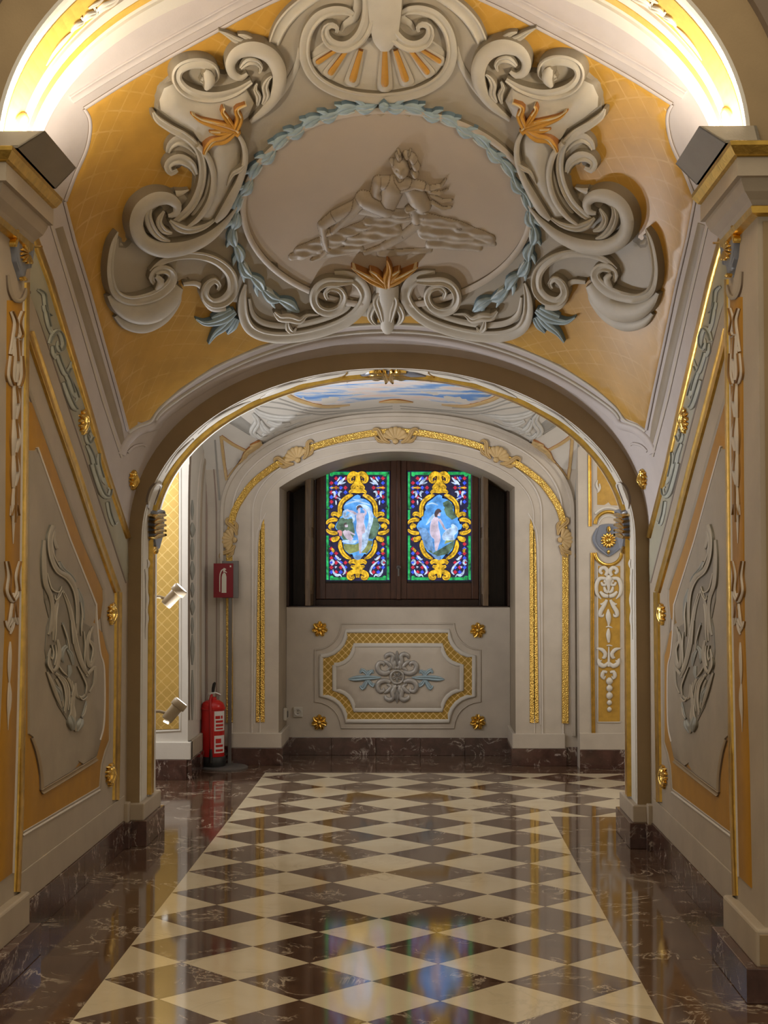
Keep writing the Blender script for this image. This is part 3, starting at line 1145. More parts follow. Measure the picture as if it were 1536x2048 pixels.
# --- upper acanthus
st('acanthus', [(498, 232, 4), (530, 204, 10), (552, 170, 14), (556, 130, 17), (538, 98, 18), (504, 84, 18), (472, 92, 15), (457, 114, 12), (462, 136, 10), (480, 144, 7), (492, 136, 4)], 0.6, lift=0.03)
st('leaf', [(522, 196, 3), (530, 178, 8), (527, 160, 8), (534, 146, 5), (542, 140, 2)], 0.7, 'leaf', lift=0.035)
st('leaf', [(512, 200, 3), (515, 182, 7), (508, 168, 5), (512, 156, 2)], 0.7, 'leaf', lift=0.03)
st('leaf', [(478, 126, 4), (492, 112, 9), (510, 112, 8), (520, 124, 5), (516, 136, 2)], 0.7, 'leaf', lift=0.03)
st('leaf', [(492, 80, 8), (470, 72, 8), (452, 62, 5), (436, 55, 1.5)], 0.6, 'leaf', lift=0.02)
st('leaf', [(506, 76, 7), (490, 66, 6), (474, 62, 2)], 0.6, 'leaf', lift=0.02)
# --- left scroll: bulging body, rim and curl
plate('scroll_body', [(345, 150), (318, 163), (307, 190), (310, 214), (340, 236), (378, 258), (400, 290), (408, 335), (398, 380), (368, 424), (420, 446), (458, 388), (482, 330), (486, 280), (474, 245), (498, 228), (512, 196), (492, 160), (440, 184), (390, 182)],
      VAULT, G, ct, h=0.012, bev=6, step=10, curved=False, both=True, edge=GE, dome=0.045)
st('curl', [(500, 150, 5), (470, 168, 9), (432, 179, 12), (396, 178, 13), (364, 166, 13), (347, 146, 12), (350, 126, 12), (371, 114, 12), (398, 112, 12), (419, 121, 12), (424, 138, 11), (411, 150, 9), (396, 145, 6)], 0.75, 'roll', lift=0.035)
st('curl_eye', [(402, 124, 5), (408, 130, 12), (412, 142, 13), (408, 154, 9), (404, 162, 4)], 0.7, lift=0.05)
st('rim', [(300, 214, 3), (308, 228, 8), (335, 246, 9), (365, 262, 9), (390, 286, 9), (400, 322, 9), (396, 360, 9), (380, 396, 9), (358, 420, 8), (338, 436, 5)], 0.65, 'roll', lift=0.03)
st('rim', [(388, 275, 6), (410, 300, 7), (421, 340, 7), (413, 384, 7), (390, 420, 6), (366, 440, 3)], 0.6, lift=0.045)
st('flower_stem', [(468, 248, 4), (483, 275, 6), (485, 308, 7), (474, 345, 8), (456, 380, 10), (440, 408, 10), (424, 428, 5)], 0.6, lift=0.045)
st('leaf', [(486, 312, 2), (474, 322, 6), (460, 330, 5), (452, 345, 3), (448, 356, 1)], 0.7, 'leaf', lift=0.05)
for L in ([(463, 241, 7), (440, 233, 11), (412, 226, 9), (390, 219, 6), (372, 207, 1.5)], [(465, 238, 8), (473, 216, 9), (467, 200, 6), (485, 189, 1.5)], [(462, 244, 7), (440, 258, 11), (416, 264, 9), (403, 279, 6), (398, 290, 1.5)],
          [(461, 237, 6), (446, 216, 7), (437, 204, 4), (440, 196, 1)], [(456, 241, 6), (430, 245, 7), (410, 243, 2)], [(470, 240, 6), (468, 246, 9), (462, 240, 6)]):
    st('orange_petal', L, 0.7, 'leaf', 'orange_paint', 'orange_edge', lift=0.058)
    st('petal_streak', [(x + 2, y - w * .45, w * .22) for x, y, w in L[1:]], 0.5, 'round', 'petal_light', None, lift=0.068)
# --- small curls on the flank
st('curl', [(392, 300, 6), (374, 278, 12), (352, 272, 12), (336, 283, 9), (331, 298, 5)], 0.6, 'roll', lift=0.02)
st('curl', [(388, 340, 5), (378, 320, 10), (358, 308, 12), (339, 311, 11), (329, 324, 9), (337, 337, 7), (350, 332, 4)], 0.65, 'roll', lift=0.025)
# --- middle acanthus volute
st('acanthus', [(470, 402, 2), (446, 432, 7), (410, 462, 12), (362, 482, 16), (312, 486, 18), (274, 470, 18), (260, 438, 17), (270, 406, 17), (298, 386, 17), (328, 384, 14), (346, 398, 11), (342, 416, 8), (328, 420, 4)], 0.6, lift=0.035)
st('leaf', [(292, 396, 3), (284, 420, 9), (294, 446, 10), (312, 462, 7), (330, 468, 2)], 0.7, 'leaf', lift=0.045)
st('leaf', [(318, 408, 3), (306, 428, 8), (316, 446, 8), (334, 452, 3)], 0.7, 'leaf', lift=0.045)
st('leaf', [(330, 428, 3), (346, 440, 10), (372, 446, 9), (404, 438, 6), (434, 418, 2)], 0.7, 'leaf', lift=0.04)
st('leaf', [(346, 380, 8), (360, 378, 5), (374, 373, 1.5)], 0.6, lift=0.02)
# --- lower left bracket
plate('bracket_dish', [(228, 470), (246, 484), (290, 494), (296, 520), (296, 545), (288, 566), (264, 584), (232, 580), (214, 545), (214, 500)], VAULT, GG, ct, h=0.010, bev=5, step=9, both=True)
st('rim', [(226, 456, 1.5), (216, 478, 6), (209, 510, 7), (208, 545, 8), (218, 578, 10), (244, 592, 11), (278, 588, 12), (308, 576, 13), (332, 556, 12), (336, 538, 11), (322, 528, 10), (304, 532, 9), (294, 546, 7), (300, 558, 5)], 0.75, 'roll', lift=0.03)
st('curl_eye', [(300, 540, 4), (310, 548, 9), (306, 560, 7), (300, 568, 3)], 0.8, lift=0.04)
st('bracket_body', [(210, 585, 6), (228, 606, 16), (258, 620, 22), (298, 616, 24), (334, 592, 20), (354, 566, 10)], 0.55, lift=0.02)
st('bracket_base', [(226, 628, 5), (248, 646, 11), (284, 650, 13), (322, 632, 12), (350, 602, 8), (358, 586, 3)], 0.6, lift=0.012)
# --- lower C scroll
plate('scroll_dish', [(322, 516), (360, 506), (410, 508), (442, 530), (440, 552), (412, 548), (396, 566), (364, 560), (346, 540)], VAULT, GG, ct, h=0.010, bev=5, step=9, both=True)
st('curl', [(292, 534, 3), (316, 514, 7), (350, 502, 8), (392, 500, 9), (430, 512, 10), (456, 536, 12), (460, 566, 13), (444, 588, 13), (420, 594, 11), (404, 580, 10), (408, 560, 9), (424, 550, 7), (434, 560, 5), (430, 570, 3)], 0.75, 'roll', lift=0.03)
st('rim', [(362, 562, 4), (388, 560, 6), (402, 572, 6), (404, 592, 5), (420, 608, 8), (448, 610, 7)], 0.6, lift=0.02)
# --- bottom band and volutes
st('band', [(488, 560, 3), (482, 588, 9), (484, 622, 12), (498, 648, 13), (530, 662, 13), (578, 664, 13), (634, 654, 13), (684, 636, 13), (716, 612, 13), (731, 584, 13), (722, 558, 13), (698, 542, 12), (668, 540, 10)], 0.6, 'roll', lift=0.025)
st('band', [(496, 590, 3), (504, 622, 6), (530, 640, 7), (580, 644, 7), (640, 632, 7), (690, 612, 6), (704, 588, 4)], 0.6, lift=0.02)
st('volute', [(706, 548, 5), (680, 548, 9), (652, 548, 10), (632, 560, 10), (625, 581, 10), (634, 601, 10), (656, 609, 10), (678, 600, 9), (687, 580, 8), (678, 564, 7), (660, 561, 6), (649, 572, 5), (654, 584, 4)], 0.8, 'roll', lift=0.04)
st('leaf', [(545, 612, 3), (556, 622, 9), (576, 622, 11), (598, 628, 8), (612, 618, 4), (636, 618, 1.5)], 0.7, 'leaf', lift=0.035)
st('leaf', [(572, 632, 4), (574, 644, 8), (584, 652, 5), (590, 644, 2)], 0.7, 'leaf', lift=0.035)
st('cup', [(775, 556, 26), (775, 580, 26), (775, 604, 20), (775, 626, 16), (775, 644, 15), (775, 656, 7)], 0.5, both=False, lift=0.03)
st('leaf', [(764, 566, 4), (752, 584, 8), (758, 606, 8), (764, 628, 4)], 0.7, 'leaf', lift=0.045)
st('leaf', [(758, 588, 5), (746, 602, 9), (740, 620, 8), (746, 634, 5), (754, 640, 1.5)], 0.7, 'leaf', lift=0.03)
for L in ([(772, 556, 6), (748, 544, 9), (722, 530, 6), (702, 518, 1.5)], [(770, 552, 7), (752, 534, 8), (738, 524, 2)]):
    st('orange_petal', L, 0.7, 'leaf', 'orange_paint', 'orange_edge', lift=0.05)
    st('petal_streak', [(x + 2, y - w * .45, w * .22) for x, y, w in L[1:]], 0.5, 'round', 'petal_light', None, lift=0.060)
st('orange_petal', [(776, 560, 6), (775, 540, 11), (779, 522, 7), (774, 503, 1.5)], 0.7, 'leaf', 'orange_paint', 'orange_edge', both=False, lift=0.05)
# --- blue leaves under the scrolls
for L in ([(468, 616, 6), (448, 628, 12), (424, 638, 8), (404, 640, 5), (388, 632, 1.5)], [(464, 626, 6), (446, 644, 10), (426, 662, 6), (414, 682, 1.5)], [(472, 630, 6), (464, 646, 8), (452, 662, 2)], [(460, 612, 6), (440, 622, 9), (420, 630, 3)]):
    st('blue_leaf', L, 0.65, 'leaf', 'blue_paint', 'blue_edge', lift=0.02)

# ------------------------------------------------------------------ medallion with the reclining figure
MX, MY, MRX, MRY = 775, 407, 292, 196
ov = [(MX + MRX * math.cos(t), MY + MRY * math.sin(t)) for t in np.linspace(0, 2 * math.pi, 72, endpoint=False)]
medal = plate('medallion', ov, VAULT, 'medallion', ct, h=0.022, bev=6, step=14)[0]
st('medallion_rim', [(x, y, 7) for x, y in ov], 0.5, 'round', 'rose_paint', GE, both=False, closed=True, lift=0.026, par=medal)

paint('figure_paint', (0.52, 0.45, 0.36, 1), var=0.12, scale=10)
paint('figure_edge', (0.25, 0.20, 0.145, 1))
caps = []   # (x0, y0, r0, x1, y1, r1, height factor, base)


def cap(pts, hf=1.0, gid=[0]):
    gid[0] += 1
    for a, b in zip(pts[:-1], pts[1:]):
        caps.append((*a, *b, hf, gid[0]))


cap([(800, 322, 17), (804, 330, 15)], 1.25)                       # head
cap([(801, 345, 9), (796, 356, 11)], 1.0)                          # neck
cap([(764, 356, 13), (790, 358, 16), (814, 358, 13)], 1.05)        # shoulders
cap([(785, 366, 24), (778, 386, 22), (772, 402, 20)], 1.0)         # trunk
cap([(757, 354, 12), (752, 374, 11), (768, 386, 9)], 1.15)         # upper arm
cap([(770, 370, 9), (800, 366, 9), (830, 358, 8), (846, 362, 8)], 1.3)
cap([(846, 362, 7), (862, 368, 4)], 1.2)
cap([(772, 404, 19), (748, 396, 18), (726, 388, 16)], 1.15)        # near thigh
cap([(726, 388, 14), (708, 408, 12), (684, 432, 9), (664, 452, 7)], 1.1)
cap([(664, 452, 7), (652, 458, 5), (640, 462, 3)], 1.0)
cap([(760, 408, 17), (712, 404, 14), (668, 424, 12)], 0.85)        # far leg
cap([(668, 424, 12), (644, 442, 10), (648, 470, 8), (654, 490, 7)], 0.85)
cap([(654, 490, 7), (640, 504, 5), (622, 512, 3)], 0.8)
cap([(822, 372, 13), (836, 388, 20), (846, 402, 17)], 0.9)         # urn
cap([(816, 408, 6), (836, 402, 5), (852, 410, 6)], 1.4)
for q in ((796, 300, 6), (812, 298, 6), (824, 304, 8), (830, 318, 8), (828, 334, 7), (784, 312, 5)):   # hair
    cap([(q[0], q[1], q[2]), (q[0] + 3, q[1] + 5, q[2])], 1.2)
cap([(800, 300, 3), (796, 290, 1.5)], 1.2)
cap([(818, 299, 3), (822, 290, 1.5)], 1.2)
cap([(862, 366, 4), (884, 362, 3), (892, 350, 2)], 1.2)            # horn and reeds
cap([(862, 380, 3), (884, 392, 3), (906, 392, 1.5)], 1.0)
cap([(866, 396, 4), (886, 408, 3), (904, 406, 1.5)], 1.0)
cap([(858, 372, 4), (880, 378, 3), (896, 370, 1.5)], 1.0)
for q in ((828, 414, 836, 440, 11), (836, 440, 806, 464, 10), (806, 464, 768, 484, 9), (768, 484, 730, 498, 6)):    # water
    cap([(q[0], q[1], q[4]), (q[2], q[3], q[4] * .9)], 0.5)
for q in ((600, 498, 660, 470, 20), (660, 476, 740, 440, 22), (740, 436, 820, 424, 20), (850, 430, 920, 444, 18), (920, 446, 984, 470, 16), (700, 470, 790, 452, 24), (850, 456, 940, 468, 20),
          (640, 500, 720, 490, 14), (860, 480, 960, 488, 12), (582, 506, 640, 496, 10), (780, 420, 850, 422, 16), (880, 470, 990, 480, 9), (760, 500, 860, 492, 10)):     # rocks
    cap([(q[0], q[1], q[4] * .75), (q[2], q[3], q[4] * .6)], 0.38)
stp = 1.3
gx = np.arange(565, 1010, stp)
gy = np.arange(284, 528, stp)
GXX, GYY = np.meshgrid(gx, gy)
H = np.zeros_like(GXX)
GID = np.zeros(GXX.shape, int)
for (x0, y0, r0, x1, y1, r1, hf, gi) in caps:
    dx, dy = x1 - x0, y1 - y0
    t = np.clip(((GXX - x0) * dx + (GYY - y0) * dy) / (dx * dx + dy * dy), 0, 1)
    d = np.hypot(GXX - x0 - t * dx, GYY - y0 - t * dy)
    r = r0 + (r1 - r0) * t
    h = hf * (4.5 + 0.42 * r) * np.sqrt(np.clip(1 - (d / r) ** 2, 0, 1))
    if hf < 0.45:
        h = h * (1 + 0.30 * np.sin(GXX * .11 + GYY * .23 + gi) + 0.22 * np.sin(GXX * .05 - GYY * .41 + 2 * gi))
    GID = np.where(h > H, gi, GID)
    H = np.maximum(H, h)
# eyes, nose and mouth
for (ex, ey, er, eh) in ((795, 321, 2.4, -3.0), (807, 321, 2.4, -3.0), (801, 326, 2.2, 2.5), (802, 334, 2.4, -2.0)):
    H += eh * np.exp(-((GXX - ex) ** 2 + (GYY - ey) ** 2) / (er * er)) * (H > 5)
k3 = np.array([1, 2, 1]) / 4
for _ in range(1):
    H = np.apply_along_axis(lambda r: np.convolve(r, k3, 'same'), 1, H)
    H = np.apply_along_axis(lambda r: np.convolve(r, k3, 'same'), 0, H)
Q, N = VAULT.hit(np.stack([GXX.ravel(), GYY.ravel()], 1))
Hm = H.ravel() * 6.0 / FPX * 1.5
V = Q + N * (0.0205 + Hm)[:, None]
nX = len(gx)
hv = H.ravel()
F = []
for j in range(len(gy) - 1):
    for i in range(nX - 1):
        q = (j * nX + i, j * nX + i + 1, (j + 1) * nX + i + 1, (j + 1) * nX + i)
        if max(hv[list(q)]) > 0.15:
            F.append(q)
gv = GID.ravel()
fmi = [1 if min(hv[list(f)]) < 0.5 or len({int(gv[i]) for i in f} - {0}) > 1 and max(hv[list(f)]) > 4.0 else 0 for f in F]
used = sorted({i for f in F for i in f})
rem = {o: n for n, o in enumerate(used)}
F = [tuple(rem[i] for i in f) for f in F]
V = V[used]
a, b, c = V[F[0][0]], V[F[0][1]], V[F[0][2]]
if np.dot(np.cross(b - a, c - a), N[used[F[0][0]]]) < 0:
    F = [f[::-1] for f in F]
o = mesh_obj('reclining_figure', V, F, ['figure_paint', 'figure_edge'], medal, True, fmi)
o['label'] = 'reclining river figure leaning on a pouring urn among rocks, in low relief'

# ------------------------------------------------------------------ blue garland round the medallion
grl = bpy.data.objects.new('garland', None)
COL.objects.link(grl)
grl.parent = ct
grl['label'] = 'garland of pale blue leaves round the medallion'
gar = [(750, 200), (712, 206), (674, 215), (640, 227), (606, 243), (575, 263), (546, 288), (520, 316), (498, 347), (480, 380), (468, 414), (463, 448), (466, 482), (478, 514), (498, 544), (524, 570), (556, 592), (592, 612)]
for i, ((x0, y0), (x1, y1)) in enumerate(zip(gar[:-1], gar[1:])):
    dx, dy = x1 - x0, y1 - y0
    L = math.hypot(dx, dy)
    nx, ny = -dy / L, dx / L
    s = 1 if i % 2 else -1
    st('garland_leaf', [(x0 - dx * .12, y0 - dy * .12, 2), (x0 + dx * .2 + nx * s * 3, y0 + dy * .2 + ny * s * 3, 9), (x0 + dx * .6 + nx * s * 4, y0 + dy * .6 + ny * s * 4, 13), (x0 + dx * .95, y0 + dy * .95, 7), (x0 + dx * 1.15, y0 + dy * 1.15, 2)],
       0.6, 'leaf', 'blue_paint', 'blue_edge', lift=0.026, par=grl)
    st('garland_leaf', [(x0 + dx * .5, y0 + dy * .5, 4), (x0 + dx * .7 + nx * 10, y0 + dy * .7 + ny * 10, 5), (x0 + dx * 1.05 + nx * 17, y0 + dy * 1.05 + ny * 17, 1)], 0.6, 'round', 'blue_paint', 'blue_edge', lift=0.03, par=grl)
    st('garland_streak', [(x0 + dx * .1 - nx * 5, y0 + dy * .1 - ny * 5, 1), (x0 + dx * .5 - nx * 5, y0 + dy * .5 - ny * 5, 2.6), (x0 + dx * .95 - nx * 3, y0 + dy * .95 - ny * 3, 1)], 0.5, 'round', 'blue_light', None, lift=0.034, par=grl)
st('garland_rosette', [(758, 198, 4), (768, 198, 13), (778, 198, 4)], 0.6, 'leaf', 'blue_paint', 'blue_edge', both=False, lift=0.04, par=grl)

# ------------------------------------------------------------------ side wall panels (drawn once, mirrored to the other wall)
WW = (wl, wr)


def ws(nm, pts, m, hr=0.6, prof='round', e=None, surf=WALL_L, par=WW, **k):
    return stroke(nm, pts, surf, m, par, hr, prof, e, True, **k)


plate('acanthus_band', [(60, 470), (60, 590), (160, 875), (250, 1160), (262, 1170), (254, 1080), (207, 930), (150, 735), (95, 560)], WALL_L, 'plaster_green', WW, h=0.002, bev=1, step=25, both=True)
ws('gold_rail', [(66, 474, 7.5), (98, 562, 7), (129, 664, 6.5), (175, 816, 6), (211, 942, 5.5), (255, 1076, 5)], 'gold', 0.7, 'round', straight=True, lift=0.004)
ws('dark_line', [(60, 582, 1.4), (160, 885, 1.4), (252, 1166, 1.4)], 'line_dark', 0.7, straight=True)
ws('gold_rail', [(56, 664, 8), (106, 814, 7.5), (150, 941, 7), (192, 1068, 6.5), (233, 1184, 6)], 'gold', 0.55, 'band', straight=True, lift=0.004)
ws('gold_rail', [(235, 1184, 6), (233, 1400, 5.5), (230, 1600, 5.5)], 'gold', 0.55, 'band', straight=True, lift=0.004)
OUT = [(52, 776), (73, 834), (117, 956), (161, 1078), (204, 1179), (205, 1200), (201, 1235), (204, 1265), (212, 1298), (217, 1310), (217, 1480), (208, 1503), (201, 1530), (197, 1574), (130, 1614), (40, 1666)]
plate('ochre_border', OUT, WALL_L, 'ochre', WW, h=0.004, bev=1.2, step=25, both=True)
ws('panel_moulding', [(x + 3, y, 4) for x, y in OUT[:5]], 'plaster_panel', 0.7, 'round', 'line_dark', straight=True)
ws('panel_moulding', [(x + 2, y, 3) for x, y in OUT[4:14]], 'plaster_panel', 0.8, 'round', 'line_dark', straight=True)
INN = [(52, 900), (66, 900), (73, 892), (100, 968), (139, 1078), (191, 1207), (193, 1250), (199, 1305), (207, 1340), (207, 1440), (199, 1480), (191, 1512), (135, 1546), (80, 1578), (77, 1545), (69, 1502), (60, 1474), (52, 1468)]
plate('grey_panel', INN, WALL_L, 'plaster_panel', WW, h=0.010, bev=1.5, step=25, both=True)
ws('panel_fillet', [(x - 3, y + 3, 1.8) for x, y in INN[2:6]], 'line_light', 0.8, lift=0.010, straight=True)
ws('panel_fillet', [(x - 3, y, 1.6) for x, y in INN[5:11]], 'line_light', 0.8, lift=0.010)
ws('panel_fillet', [(190, 1517, 5), (135, 1551, 5.5), (79, 1584, 6)], 'plaster_front', 0.6, 'band', 'line_dark', straight=True, lift=0.006)
ws('panel_fillet', [(80, 1580, 3.5), (78, 1545, 3.5), (70, 1504, 3.5), (60, 1476, 3)], 'plaster_front', 0.6, 'round', 'line_dark', lift=0.008)
ws('base_fillet', [(200, 1572, 2.2), (130, 1613, 2.4), (45, 1663, 2.6)], 'line_light', 0.9, straight=True)
ws('base_fillet', [(200, 1580, 2.2), (130, 1621, 2.4), (45, 1671, 2.6)], 'line_light', 0.9, straight=True)

fat = lambda L, k: [(x, y, w * k) for x, y, w in L]
paint('band_leaf', (0.52, 0.55, 0.48, 1), var=0.15, scale=12)
# acanthus scroll painted along the band
for L in ([(50, 75, 8), (95, 110, 13), (108, 190, 13), (120, 280, 16), (140, 370, 14), (172, 435, 14)], [(140, 500, 8), (170, 430, 16), (210, 405, 16), (240, 450, 17), (250, 520, 16), (225, 560, 13), (205, 520, 8), (210, 480, 5)],
          [(165, 520, 8), (175, 580, 14), (195, 620, 10)], [(205, 590, 13), (230, 660, 16), (270, 740, 18), (300, 700, 12), (320, 640, 4)], [(270, 740, 14), (300, 800, 16), (330, 890, 13), (352, 925, 6)],
          [(255, 805, 12), (290, 900, 18), (330, 990, 20), (355, 1020, 13), (370, 1005, 4)], [(290, 770, 8), (340, 860, 11), (365, 930, 9), (350, 960, 4)], [(95, 200, 8), (110, 250, 12), (150, 285, 8), (160, 270, 5)],
          [(450, 1190, 12), (432, 1235, 11), (455, 1285, 15), (482, 1240, 11), (460, 1200, 5)], [(440, 1300, 10), (480, 1380, 18), (500, 1460, 17), (530, 1540, 14)], [(530, 1370, 6), (530, 1450, 11), (560, 1560, 13), (592, 1610, 8)],
          [(480, 1450, 14), (530, 1600, 18), (570, 1690, 19), (612, 1702, 15), (622, 1650, 8), (602, 1638, 4)], [(600, 1750, 10), (620, 1850, 11), (650, 1930, 9), (690, 1905, 4)]):
    ws('acanthus_scroll', T(fat(L, 1.5), 60, 560, 3.94), 'band_leaf', 0.6, 'leaf', 'greyblue_edge', step=3, lift=0.003)
    ws('leaf_vein', [(60 + (x + 7) / 3.94, 560 + (y - 4) / 3.94, w * .32 / 3.94) for x, y, w in L[:-1]], 'vein_grey', 0.8, step=3, lift=0.012, wmin=0.5)

# large grey-blue relief on each panel
wc = [empty('wall_relief', 'tall grey-blue rocaille relief on the ochre-bordered panel ' + s, 'relief', (XC + g * HWW, 6.2, 1.0), 'rocaille reliefs on the side walls') for g, s in ((-1, 'of the extinguisher-side wall'), (1, 'of the wall opposite the extinguisher'))]
o_ = (60, 1020, 4.45)
if 'relief_tan' not in MATS:
    paint('relief_tan', (0.25, 0.21, 0.15, 1), var=0.15, scale=12)
    plate('relief_ground', T([(160, 130), (195, 160), (215, 330), (200, 440), (260, 550), (330, 600), (380, 700), (430, 800), (450, 900), (460, 1000), (530, 1040), (550, 1150), (555, 1400), (530, 1580), (490, 1640), (470, 1720), (440, 1850), (385, 1990), (330, 1940), (280, 1850),
                              (210, 1740), (160, 1600), (120, 1450), (95, 1250), (110, 1040), (130, 960), (90, 800), (75, 600), (75, 350), (105, 240), (130, 160)], *o_), WALL_L, 'relief_tan', wc, h=0.003, bev=2, step=6, both=True, edge='greyblue_edge', lift=0.010)
for nm, mt, Ls in (('ridge', 'relief_scroll', ([(170, 140, 18), (135, 250, 17), (150, 420, 17), (210, 540, 17), (300, 600, 19), (360, 700, 17), (385, 850, 15), (390, 1000, 11), (390, 1100, 5)], [(190, 190, 8), (183, 260, 9), (205, 340, 11), (216, 325, 4)],
                                           [(92, 270, 9), (85, 450, 15), (100, 650, 17), (150, 780, 15), (165, 900, 13), (150, 1050, 13), (130, 1110, 8)], [(240, 690, 6), (200, 850, 12), (180, 1000, 12), (172, 1160, 6)],
                                           [(255, 710, 6), (310, 850, 12), (342, 1000, 13), (370, 1200, 13), (430, 1380, 13), (485, 1480, 7)])),
                   ('curl', 'relief_scroll', ([(535, 1040, 8), (490, 1120, 13), (470, 1270, 13), (498, 1390, 13), (540, 1320, 12), (532, 1200, 9), (502, 1160, 5)], [(208, 1150, 8), (226, 1260, 13), (202, 1400, 13), (160, 1425, 12), (130, 1330, 12), (150, 1230, 6)],
                                          [(190, 1450, 8), (260, 1520, 13), (292, 1650, 13), (280, 1810, 7)], [(195, 1500, 8), (240, 1600, 9), (265, 1750, 6)], [(300, 1490, 8), (350, 1600, 13), (340, 1750, 15), (350, 1870, 15), (380, 1970, 7)],
                                          [(370, 1540, 8), (382, 1650, 10), (440, 1665, 9), (465, 1620, 4)], [(470, 1480, 6), (500, 1440, 12), (545, 1400, 10), (540, 1540, 10), (500, 1620, 5)], [(120, 1440, 6), (160, 1540, 12), (205, 1660, 12), (250, 1760, 6)])),
                   ('leaf', 'greyblue', ([(225, 460, 10), (245, 510, 16), (280, 545, 13), (330, 585, 12), (372, 640, 9)], [(390, 700, 8), (420, 790, 15), (442, 900, 10), (455, 980, 4)], [(290, 1210, 12), (255, 1250, 15), (250, 1320, 13), (268, 1355, 6)],
                                         [(300, 1240, 8), (330, 1290, 16), (352, 1380, 7)], [(255, 1000, 6), (290, 1110, 10), (312, 1245, 9)], [(315, 1380, 10), (320, 1440, 14), (310, 1490, 6)], [(320, 1830, 14), (335, 1900, 26), (350, 1960, 10)], [(425, 1860, 14), (405, 1910, 24), (388, 1970, 8)],
                                         [(180, 1560, 8), (225, 1620, 18), (250, 1700, 8)], [(470, 1700, 5), (455, 1780, 12), (430, 1850, 8)])),):
    if mt == 'relief_scroll' and 'relief_scroll' not in MATS:
        paint('relief_scroll', (0.40, 0.345, 0.255, 1), var=0.12, scale=12)
    for L in Ls:
        stroke(nm, T(fat(L, 1.55), *o_), WALL_L, mt, wc, 0.75, 'leaf' if nm == 'leaf' else 'round', 'greyblue_edge', True, step=3, lift=0.013)


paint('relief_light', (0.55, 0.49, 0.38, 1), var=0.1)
for L in ([(150, 150, 4), (118, 260, 6), (132, 420, 6), (190, 550, 6), (285, 620, 6), (345, 720, 6), (370, 860, 5), (372, 1010, 4)], [(175, 170, 4), (155, 260, 5), (170, 400, 5), (225, 510, 4)], [(110, 560, 4), (150, 700, 6), (215, 730, 6), (240, 680, 3)], [(180, 760, 4), (185, 800, 6), (220, 770, 5), (245, 720, 3)],
          [(210, 830, 4), (192, 950, 6), (188, 1080, 5), (180, 1170, 3)], [(270, 740, 4), (325, 880, 6), (358, 1040, 6), (392, 1220, 6), (450, 1400, 5), (490, 1470, 3)], [(410, 820, 4), (425, 930, 7), (418, 1040, 6), (420, 1120, 3)], [(440, 1080, 4), (450, 1200, 6), (445, 1320, 5), (460, 1420, 3)],
          [(505, 1060, 4), (490, 1160, 6), (520, 1240, 6), (500, 1360, 5)], [(150, 1200, 4), (165, 1270, 7), (155, 1330, 6), (140, 1300, 3)], [(185, 1200, 4), (190, 1290, 7), (175, 1380, 5)], [(210, 1380, 4), (250, 1440, 7), (290, 1475, 4)], [(205, 1480, 4), (255, 1560, 6), (275, 1680, 6), (262, 1790, 3)], [(225, 1470, 4), (290, 1540, 6), (310, 1660, 6), (300, 1780, 3)],
          [(330, 1520, 4), (345, 1580, 6), (330, 1650, 4)], [(395, 1650, 4), (430, 1690, 6), (470, 1660, 4)], [(320, 1720, 4), (320, 1800, 6), (305, 1840, 3)], [(350, 1740, 4), (362, 1830, 6), (352, 1860, 3)], [(460, 1740, 4), (445, 1810, 6), (420, 1840, 3)], [(250, 1020, 4), (275, 1090, 6), (300, 1180, 5), (305, 1240, 3)],
          [(325, 980, 4), (335, 1090, 6), (345, 1190, 4)], [(385, 1390, 4), (430, 1480, 6), (462, 1560, 6), (455, 1640, 3)], [(120, 1300, 4), (118, 1380, 6), (160, 1450, 5)]):
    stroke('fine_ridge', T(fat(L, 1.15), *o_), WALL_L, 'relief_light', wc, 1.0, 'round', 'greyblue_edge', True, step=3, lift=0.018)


def fan(nm, cx, cy, r, a0, a1, n, surf, mat, parent, both, w=None, sq=1.0, lift=0.004, hr=0.7, e=None, r0=0.15):
    """scallop lobes spreading from a point; angles in degrees, 0 = right, 90 = up"""
    out = []
    for i in range(n):
        t = math.radians(a0 + (a1 - a0) * (i / (n - 1) if n > 1 else 0.5))
        dx, dy = math.cos(t) * sq, -math.sin(t)
        ww = w or r * abs(math.radians(a1 - a0)) / n * 0.55
        out += stroke(nm, [(cx + dx * r * r0, cy + dy * r * r0, ww * .35), (cx + dx * r * .6, cy + dy * r * .6, ww * .8), (cx + dx * r * .9, cy + dy * r * .9, ww), (cx + dx * r, cy + dy * r, ww * .4)],
                      surf, mat, parent, hr, 'round', e, both, step=2.5, lift=lift, wmin=0.3)
    return out


SIDES = ('on the extinguisher-side wall', 'on the wall opposite the extinguisher')
for cx, cy, h, tilt, wh, surf in ((221, 1226, 24, 0, 'high on the upright gold rail', WALL_L), (218, 1548, 26, 0, 'at the foot of the upright gold rail', WALL_L), (164, 842, 28, 12, 'midway up the raking gold rail', WALL_L), (264, 958, 22, 0, 'by the low arch shoulder', VAULT)):
    rr = [empty('gilded_shell', 'gilded clip ' + wh + ' ' + s, 'ornament', (XC + g * HWW, 6.5, 1.2), 'gilded shell clips on the side walls') for g, s in zip((-1, 1), SIDES)]
    fan('lobe', cx + 4, cy + 2, h * .9, 100 + tilt, 250 + tilt, 6, surf, 'gold_leaf', rr, True, w=3.6, sq=0.5, lift=0.008, hr=1.2)
    stroke('boss', [(cx + 4, cy - h * .85, 1), (cx + 1, cy - h * .4, 5), (cx + 3, cy, 6), (cx + 1, cy + h * .5, 5), (cx - 1, cy + h, 1)], surf, 'gold_leaf', rr, 1.4, 'leaf', None, True, step=3, lift=0.008, wmin=0.3)

